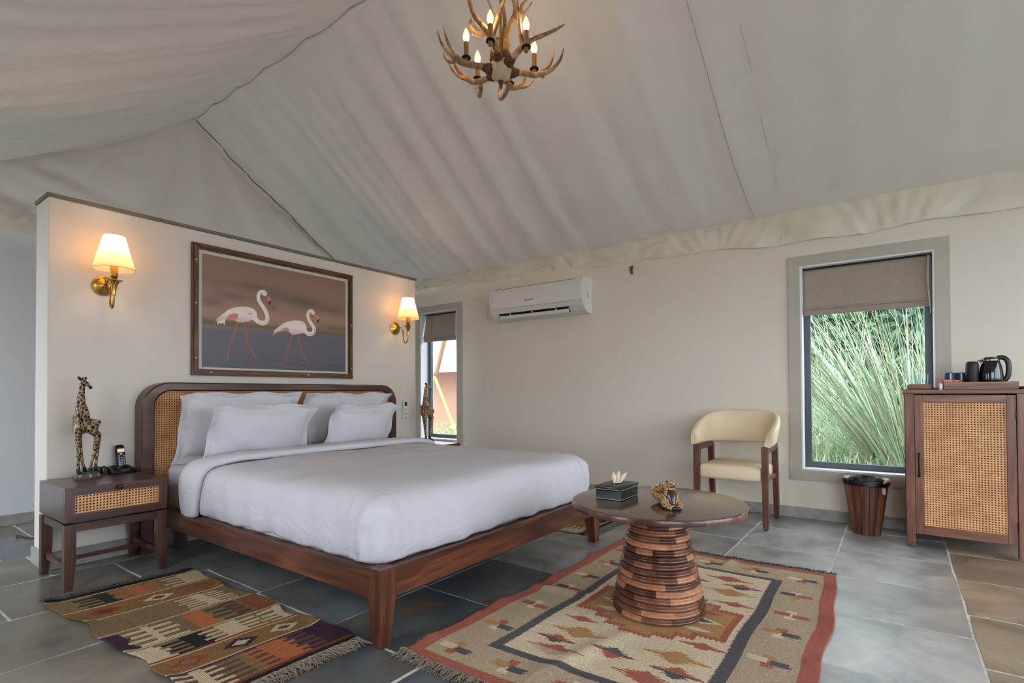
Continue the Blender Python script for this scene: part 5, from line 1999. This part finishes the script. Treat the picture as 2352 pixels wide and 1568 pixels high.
def rug_z(X, Y, u, v):
    z = .006+.0012*np.sin(X*7+Y*3)
    # ridges pushed up in the cloth
    def ridge(x0, y0, ang, h, w_, ln):
        dx, dy = X-x0, Y-y0
        a = dx*math.cos(ang)+dy*math.sin(ang)
        b_ = -dx*math.sin(ang)+dy*math.cos(ang)
        return h*np.exp(-(b_/w_)**2)*np.exp(-(a/ln)**2)
    base = ridge(-.98, 1.78, R(75), .013, .045, .26)
    far = np.hypot(X-TX, Y-TY) > .22
    z = z+base*np.clip((np.hypot(X-TX, Y-TY)-.22)/.1, 0, 1)
    z = z+ridge(-1.40, 2.28, R(12), .016, .03, .16)+ridge(-.80, 3.25, R(85), .012, .03, .1)
    e = np.minimum(u, 1-u)
    z = z+np.clip(.06-e, 0, .06)/.06*.007*(1+np.sin(Y*13+X*3))*(.6+.4*np.sin(Y*29))
    return z


def rug_wob(u, v):
    e = np.stack([(.010*np.sin(v*9+u*2)+.006*np.sin(v*23))*(u-.5)*2, .006*np.sin(u*8)*(v-.5)*2], -1)
    return e


rug, P, zr = make_rug('kilim_rug', 'large flatwoven kilim with red border and cream field under the round table', [(-1.552, 1.405), (-.205, 1.435), (-.262, 3.33), (-1.505, 3.298)], NU, NV, img, rug_z, rug_wob, (-.88, 2.36, 0))


def fringe(root, row, zrow, dirv, ln, n, loc, seed, mat):
    rr = random.Random(seed)
    g = G()
    m = len(row)-1
    for k in range(n):
        t = (k+rr.random())/n*m
        i_ = min(int(t), m-1)
        p = row[i_]+(row[i_+1]-row[i_])*(t-i_)
        z0 = float(zrow[i_])
        d = np.array(dirv)*ln*rr.uniform(.6, 1.1)
        side = np.array([-dirv[1], dirv[0]])*rr.uniform(-.5, .5)*ln
        p = p-loc[:2]
        pts = []
        for q in (0, .35, .7, 1):
            pts.append((p[0]+d[0]*q+side[0]*q*q+rr.uniform(-.003, .003), p[1]+d[1]*q+side[1]*q*q+rr.uniform(-.003, .003), z0*(1-q)+.004+.012*math.sin(q*PI)*rr.random()))
        g.tube(pts, [.0022, .0026, .002, .0012], 4, smooth=False)
    o = g.obj('fringe', mat, root, fix=False)
    o['kind'] = 'stuff'
    return o


FRG = plain('fringe_yarn', srgb(128, 112, 98), .95, noise=.3, nscale=80)
FRD = plain('fringe_yarn_dark', srgb(78, 66, 60), .95, noise=.3, nscale=80)
fringe(rug, P[0], zr[0], (-.1, -1), .06, 420, (-.88, 2.36), 5, FRG)
fringe(rug, P[-1], zr[-1], (.1, 1), .022, 380, (-.88, 2.36), 6, FRD)

# bedside runner
OLV, BRN, CRM, CHR_, ORG, PUR, GRY, RST = s3(126, 104, 72), s3(130, 96, 60), s3(196, 172, 140), s3(44, 40, 40), s3(176, 102, 64), s3(66, 46, 60), s3(112, 104, 90), s3(132, 66, 48)
RW, RL = 1.50, .60          # a along X, b along Y
NU, NV = 300, 120
A, Bm = np.meshgrid((np.arange(NU)+.5)/NU*RW, (np.arange(NV)+.5)/NV*RL)
img = np.zeros((NV, NU, 3))
a_ = lambda x: x+3.30
ed = [0, .045, .25, .43, .665, .90, 1.085, 1.235, 1.465, 1.5]
cl = [CHR_, OLV, BRN, OLV*.95+GRY*.05, OLV, OLV, BRN*1.08, PUR*.6+BRN*.4, CHR_]
for k in range(9):
    put((A >= ed[k]) & (A < ed[k+1]), cl[k])


def comb(a0, a1, b0, b1, c, nt_=4, dirn=1, c2=None):
    """block b0..b1 with teeth of length dirn growing along b"""
    put((A > a0) & (A < a1) & (Bm > b0) & (Bm < b1), c)
    ph = ((A-a0)/(a1-a0)*nt_) % 1
    ln = .075
    rag = .012*np.sin(np.floor((A-a0)/(a1-a0)*nt_)*2.4)
    if dirn > 0:
        put((A > a0) & (A < a1) & (Bm >= b1-.001) & (Bm < b1+ln+rag) & (ph > .5), c)
    else:
        put((A > a0) & (A < a1) & (Bm <= b0+.001) & (Bm > b0-ln+rag) & (ph > .5), c)


def diamond(a0, b0, ra, rb, c, c2):
    d = np.abs(A-a0)/ra+np.abs(Bm-b0)/rb
    put(d < 1, c)
    put(d < .5, c2)


comb(.06, .235, .16, .20, CHR_*1.4, 4, 1)
comb(.06, .235, .16, .21, CHR_*1.4, 4, -1)
comb(.06, .235, .29, .33, ORG, 4, 1)
comb(.06, .235, .29, .34, ORG, 4, -1)
comb(.06, .235, .50, .60, CRM, 4, -1)
diamond(.34, .12, .055, .07, RST, RST*.7)
diamond(.34, .33, .05, .07, CRM, RST*.8)
diamond(.34, .53, .045, .06, RST*.6+BRN*.4, BRN)
comb(.45, .65, .42, .47, CRM, 6, 1)
comb(.45, .65, .42, .47, CRM, 6, -1)
comb(.68, .89, 0, .055, PUR, 4, 1)
comb(.68, .89, .13, .155, CRM, 4, 1)
comb(.68, .89, .13, .155, CRM, 4, -1)
comb(.68, .89, .28, .36, ORG, 4, 1)
comb(.68, .89, .44, .50, CHR_*1.5+GRY*.2, 4, -1)
comb(.68, .89, .52, .60, RST*.7+BRN*.3, 4, -1)
comb(.915, 1.07, 0, .08, CRM, 4, 1)
comb(.915, 1.07, .17, .26, CHR_, 4, 1)
comb(.915, 1.07, .17, .26, CHR_, 4, -1)
comb(.915, 1.07, .31, .40, CRM, 4, 1)
comb(.915, 1.07, .31, .40, CRM, 4, -1)
comb(.915, 1.07, .56, .60, CRM, 4, -1)
diamond(1.16, .11, .05, .07, RST*1.15, OLV)
diamond(1.16, .30, .05, .075, PUR, CRM)
diamond(1.16, .48, .045, .065, CRM, GRY*.6)
comb(1.245, 1.45, .06, .10, CRM, 5, 1)
comb(1.245, 1.45, .06, .10, CRM, 5, -1)
comb(1.245, 1.45, .22, .26, OLV, 5, -1)
comb(1.245, 1.45, .31, .40, ORG, 5, 1)
comb(1.245, 1.45, .31, .36, ORG, 5, -1)
comb(1.245, 1.45, .50, .60, PUR, 5, -1)
for e in ed[1:8]:
    put(np.abs(A-e) < .0055, CRM)
for e in (1.085-.012, 1.235+.01, 1.452):
    put(np.abs(A-e) < .006, RST if e != 1.245 else PUR)
img *= (1+.10*nrng.normal(size=(NV, NU, 1))*.7)*(1+.08*fnoise(A*14, Bm*9, 77)[..., None])


def run_z(X, Y, u, v):
    e = np.minimum(v, 1-v)
    z = .006+.0015*np.sin(X*9)
    z = z+np.clip(.08-e, 0, .08)/.08*.006*(1+np.sin(X*15+1))
    z = z+.010*np.exp(-((X+2.34)/.03)**2)*np.exp(-((v-.95)/.12)**2)
    return z


def run_wob(u, v):
    return np.stack([.004*np.sin(v*7)+0*u, (.012*np.sin(u*16)+.008*np.sin(u*35))*(v-.5)*2], -1)


RC = [(-3.305, .713), (-1.815, .792), (-1.785, 1.365), (-3.265, 1.332)]
run, P, zr = make_rug('runner_rug', 'narrow striped kilim runner in browns and orange beside the near side of the bed', RC, NU, NV, img, run_z, run_wob, (-2.54, 1.05, 0))
fringe(run, P[:, 0], zr[:, 0], (-1, -.1), .05, 200, (-2.54, 1.05), 8, FRD)
fringe(run, P[:, -1], zr[:, -1], (1, .1), .075, 240, (-2.54, 1.05), 9, FRG)
RC2 = [(-1.735, 3.90), (-3.2, 3.90), (-3.2, 3.29), (-1.735, 3.285)]
run2, P, zr = make_rug('runner_rug', 'narrow kilim runner with dark end stripe, mostly hidden on the far side of the bed', [(-3.25, 3.29), (-1.79, 3.285), (-1.745, 3.88), (-3.25, 3.88)], NU, NV, img[::-1, ::-1], lambda X, Y, u, v: .006+.001*np.sin(X*9), lambda u, v: np.stack([.003*np.sin(v*7), .004*np.sin(u*20)], -1), (-2.5, 3.58, 0))
fringe(run2, P[:, -1], zr[:, -1], (1, .05), .075, 220, (-2.5, 3.58), 19, FRG)

# cord on the floor behind the partition
cdm = plain('dark_cord', srgb(52, 34, 30), .6)
o = G().tube(smoothpath([(0, 0, .012), (.03, .015, .014), (.07, .03, .008), (.12, .06, .006), (.2, .12, .006)], 6), [.012, .011, .010, .007, .006, .006, .006]+[.006]*18, 8).obj('floor_cord', cdm, None, (-4.99, .925, 0))
tag(o, 'short dark cord lying on the stone floor behind the partition wall', 'cord')

# ================================================================== OUTDOORS
LEAF1 = plain('leaf_dark', srgb(50, 78, 52), .7, noise=.35, nscale=3)
LEAF2 = plain('leaf_mid', srgb(74, 106, 62), .7, noise=.3, nscale=3)
BARK = plain('bark', srgb(84, 70, 56), .9, noise=.3, nscale=10)


def blade_mat(name, a, b):
    m = plain(name, a, .6)
    nt = m.node_tree
    p = nt.nodes['Principled BSDF']
    at = N(nt, 'ShaderNodeAttribute', attribute_name='Col')
    L(nt, at.outputs['Color'], p.inputs['Base Color'])
    return m


REED = blade_mat('reed_blade', srgb(150, 180, 120), srgb(150, 180, 120))


def clump(label, loc, n, hgt, spread, seed, lean=(0, 0), grp='tall reeds outside the large window', name='reed_clump', wid=.006, dry=.15, rad=.12, bright=1.0):
    r = np.random.default_rng(seed)
    seg = 7
    vs, cs, fs = [], [], []
    pal = [s3(152, 184, 140), s3(124, 160, 112), s3(180, 204, 164), s3(108, 146, 104), s3(196, 212, 180)]
    dr = [s3(196, 176, 128), s3(178, 152, 112)]
    for k in range(n):
        az = r.uniform(0, 2*PI)
        rad_ = rad*math.sqrt(r.random())
        p = np.array([rad_*math.cos(az), rad_*math.sin(az), 0.])
        h = hgt*r.uniform(.45, 1.1)
        az2 = az+r.normal(0, .5)
        til = abs(r.normal(0, spread))
        d = np.array([math.cos(az2)*til+lean[0]*r.uniform(.3, 1.3), math.sin(az2)*til+lean[1]*r.uniform(.3, 1.3)])
        drp = r.uniform(.0, .35)*(1+til)
        c = dr[r.integers(2)] if r.random() < dry else pal[r.integers(5)]
        c = (c*.75+.25*c.mean())*r.uniform(.75, 1.3)*bright
        w0 = wid*r.uniform(.6, 1.4)
        sdir = np.array([-math.sin(az2+r.normal(0, .6)), math.cos(az2+r.normal(0, .6)), 0])
        o = len(vs)
        for q in range(seg+1):
            t = q/seg
            pos = p+np.array([d[0]*h*(t+.35*t*t), d[1]*h*(t+.35*t*t), h*(t-drp*t**3)])
            pos[2] = max(pos[2], .01)
            pos[1] = max(pos[1], 5.06-loc[1]+.02*math.sin(k))
            ww = w0*(1-t**2.5)+.0006
            vs += [tuple(pos-sdir*ww), tuple(pos+sdir*ww)]
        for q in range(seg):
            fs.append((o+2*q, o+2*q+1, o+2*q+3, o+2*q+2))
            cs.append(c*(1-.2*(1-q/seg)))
    me = bpy.data.meshes.new(name)
    me.from_pydata(vs, [], fs)
    at = me.color_attributes.new('Col', 'FLOAT_COLOR', 'CORNER')
    arr = np.ones((len(fs), 4, 4), np.float32)
    arr[:, :, :3] = np.array(cs, np.float32)[:, None, :]
    at.data.foreach_set('color', arr.ravel())
    me.materials.append(REED)
    o = bpy.data.objects.new(name, me)
    COL.objects.link(o)
    o.location = loc
    return tag(o, label, 'reeds', grp)


ZG = -.13
clump('largest arching green reed clump close outside the large window', (.10, 6.25, ZG), 520, 2.5, .34, 1, (-.30, .0), wid=.0048)
clump('upright pale reeds beside the right sash of the large window', (.42, 7.2, ZG), 230, 2.6, .16, 2, (-.03, 0), dry=.3, wid=.005)
clump('reed clump standing farther back behind the largest clump', (-.55, 7.6, ZG), 220, 2.4, .30, 3, (-.1, 0), dry=.3, wid=.005)
clump('low reed clump at the left edge of the large window', (-1.15, 6.6, ZG), 300, 1.35, .40, 4, (.05, 0), dry=.2, wid=.005)
tufts = []
for k, (x, y) in enumerate(((-.85, 5.9), (-.45, 5.75), (-.1, 5.7), (-.65, 6.7), (-.2, 7.0), (-1.3, 7.8), (.3, 8.2), (-.5, 8.8), (.9, 7.4), (-1.6, 8.8), (-1.0, 8.4), (.2, 9.0), (-.9, 7.2), (.1, 7.7))):
    tufts.append(clump('low meadow grass covering the ground between the reeds outside the large window', (x, y, ZG), 620, .62 if y < 6 else .98, .5, 20+k, (0, 0), None, 'meadow_grass', .005, .22, .36, 1.35))
bm = bmesh.new()
for o in tufts:                                  # one carpet of grass nobody could count
    me = o.data
    me.transform(Matrix.Translation(o.location))
    bm.from_mesh(me)
bm.to_mesh(tufts[0].data)
bm.free()
tufts[0].location = (0, 0, 0)
tufts[0]['kind'] = 'stuff'
for o in tufts[1:]:
    bpy.data.objects.remove(o)


def leafy(name, label, loc, h, rad, nl, seed, mats, grp, trunk=True, size=.07, cat='tree', low=.15):
    r = np.random.default_rng(seed)
    t = thing(name, label, cat, loc, 0, grp)
    if trunk:
        g = G().tube([(0, 0, 0), (.05, .03, h*.3), (.02, -.04, h*.6), (0, 0, h*.8)], [.10, .08, .06, .03], 8)
        for k in range(5):
            a = k*1.3
            g.tube([(.03, 0, h*(.3+.08*k)), (rad*.5*math.cos(a), rad*.5*math.sin(a), h*(.45+.08*k))], [.04, .015], 6)
        g.obj('trunk', BARK, t)
    for mi, m in enumerate(mats):
        n = nl//len(mats)
        cc = r.normal(size=(n, 3))
        cc /= np.linalg.norm(cc, axis=1)[:, None]
        rr = r.uniform(.45, 1, n)**.5
        lob = 1+.25*np.sin(cc[:, 0]*5+seed)*np.cos(cc[:, 2]*4+mi)
        cen = cc*(rr*lob)[:, None]*np.array([rad, rad, h*(1-low)/2])+np.array([0, 0, h*(1+low)/2])
        a1 = r.normal(size=(n, 3))
        a1 /= np.linalg.norm(a1, axis=1)[:, None]
        a2 = np.cross(a1, r.normal(size=(n, 3)))
        a2 /= np.linalg.norm(a2, axis=1)[:, None]
        s_ = size*r.uniform(.6, 1.3, n)[:, None]
        q = np.stack([cen-a1*s_, cen-a2*s_*.45, cen+a1*s_, cen+a2*s_*.45], 1).reshape(-1, 3)
        q[:, 2] = np.maximum(q[:, 2], .0)
        me = bpy.data.meshes.new('foliage')
        me.from_pydata(q.tolist(), [], [(4*i, 4*i+1, 4*i+2, 4*i+3) for i in range(n)])
        me.materials.append(m)
        o = bpy.data.objects.new('foliage', me)
        COL.objects.link(o)
        o.parent = t
    return t


for k, (x, y, h, rd, lb) in enumerate(((-2.05, 11.6, 4.4, 1.75, 'dark leafy tree behind the reeds, left of the shrub outside the large window'), (1.75, 11.6, 4.4, 1.75, 'dark leafy tree behind the upright reeds outside the large window'), (-.2, 15.8, 6.2, 2.3, 'tall leafy tree farthest away between the two nearer trees'), (-.25, 9.5, 2.5, 1.0, 'dense green shrub right behind the reeds outside the large window'))):
    leafy('leafy_tree' if h > 3 else 'dense_shrub', lb, (x, y, ZG), h, rd, 14000, 50+k, (LEAF1, LEAF1, LEAF2), None, size=.09, cat='tree' if h > 3 else 'shrub', low=.05)

# neighbouring tent seen through the narrow window
CANV = plain('outdoor_canvas', srgb(196, 196, 198), .85, noise=.03, nscale=2)
PINKW = plain('pink_render', srgb(176, 132, 108), .9, noise=.06, nscale=2)
BAMB = plain('bamboo', srgb(188, 156, 86), .6)
nt_root = thing('neighbour_tent', 'neighbouring tent with white canvas roof and pinkish wall outside the narrow window', 'tent', (-8.6, 9.6, ZG))
G().box(-2.2, 2.6, 0, .2, 0, 1.75).obj('wall', PINKW, nt_root)
G().add([(-2.6, -.9, 1.62), (3.0, -.9, 1.62), (3.0, 2.2, 3.9), (-2.6, 2.2, 3.9), (-2.6, -.9, 1.66), (3.0, -.9, 1.66), (3.0, 2.2, 3.94), (-2.6, 2.2, 3.94)], [(0, 1, 2, 3), (4, 7, 6, 5), (0, 4, 5, 1), (1, 5, 6, 2), (2, 6, 7, 3), (3, 7, 4, 0)]).obj('canvas_roof', CANV, nt_root)
G().tube([(.35, -1.2, 1.55), (.95, -1.2, 3.3)], .05, 10).obj('roof_pole', plain('varnished_pole', srgb(136, 96, 62), .6), nt_root)
G().tube(smoothpath([(1.25, -1.3, 3.0), (1.33, -1.3, 2.5), (1.42, -1.3, 2.1), (1.47, -1.3, 1.6), (1.6, -1.3, 1.1)], 6), .010, 6).obj('hanging_vine', BARK, nt_root)
G().tube([(.45, -1.35, 1.5), (1.35, -1.45, -.0)], .03, 10).obj('guy_pole', BAMB, nt_root)
leafy('flowering_bush', 'small pale green bush outside the narrow window', (-6.75, 7.4, ZG), 0.62, .46, 1600, 71, (plain('leaf_pale', srgb(150, 172, 112), .7, noise=.3, nscale=9),), None, trunk=False, size=.022, cat='bush', low=0)
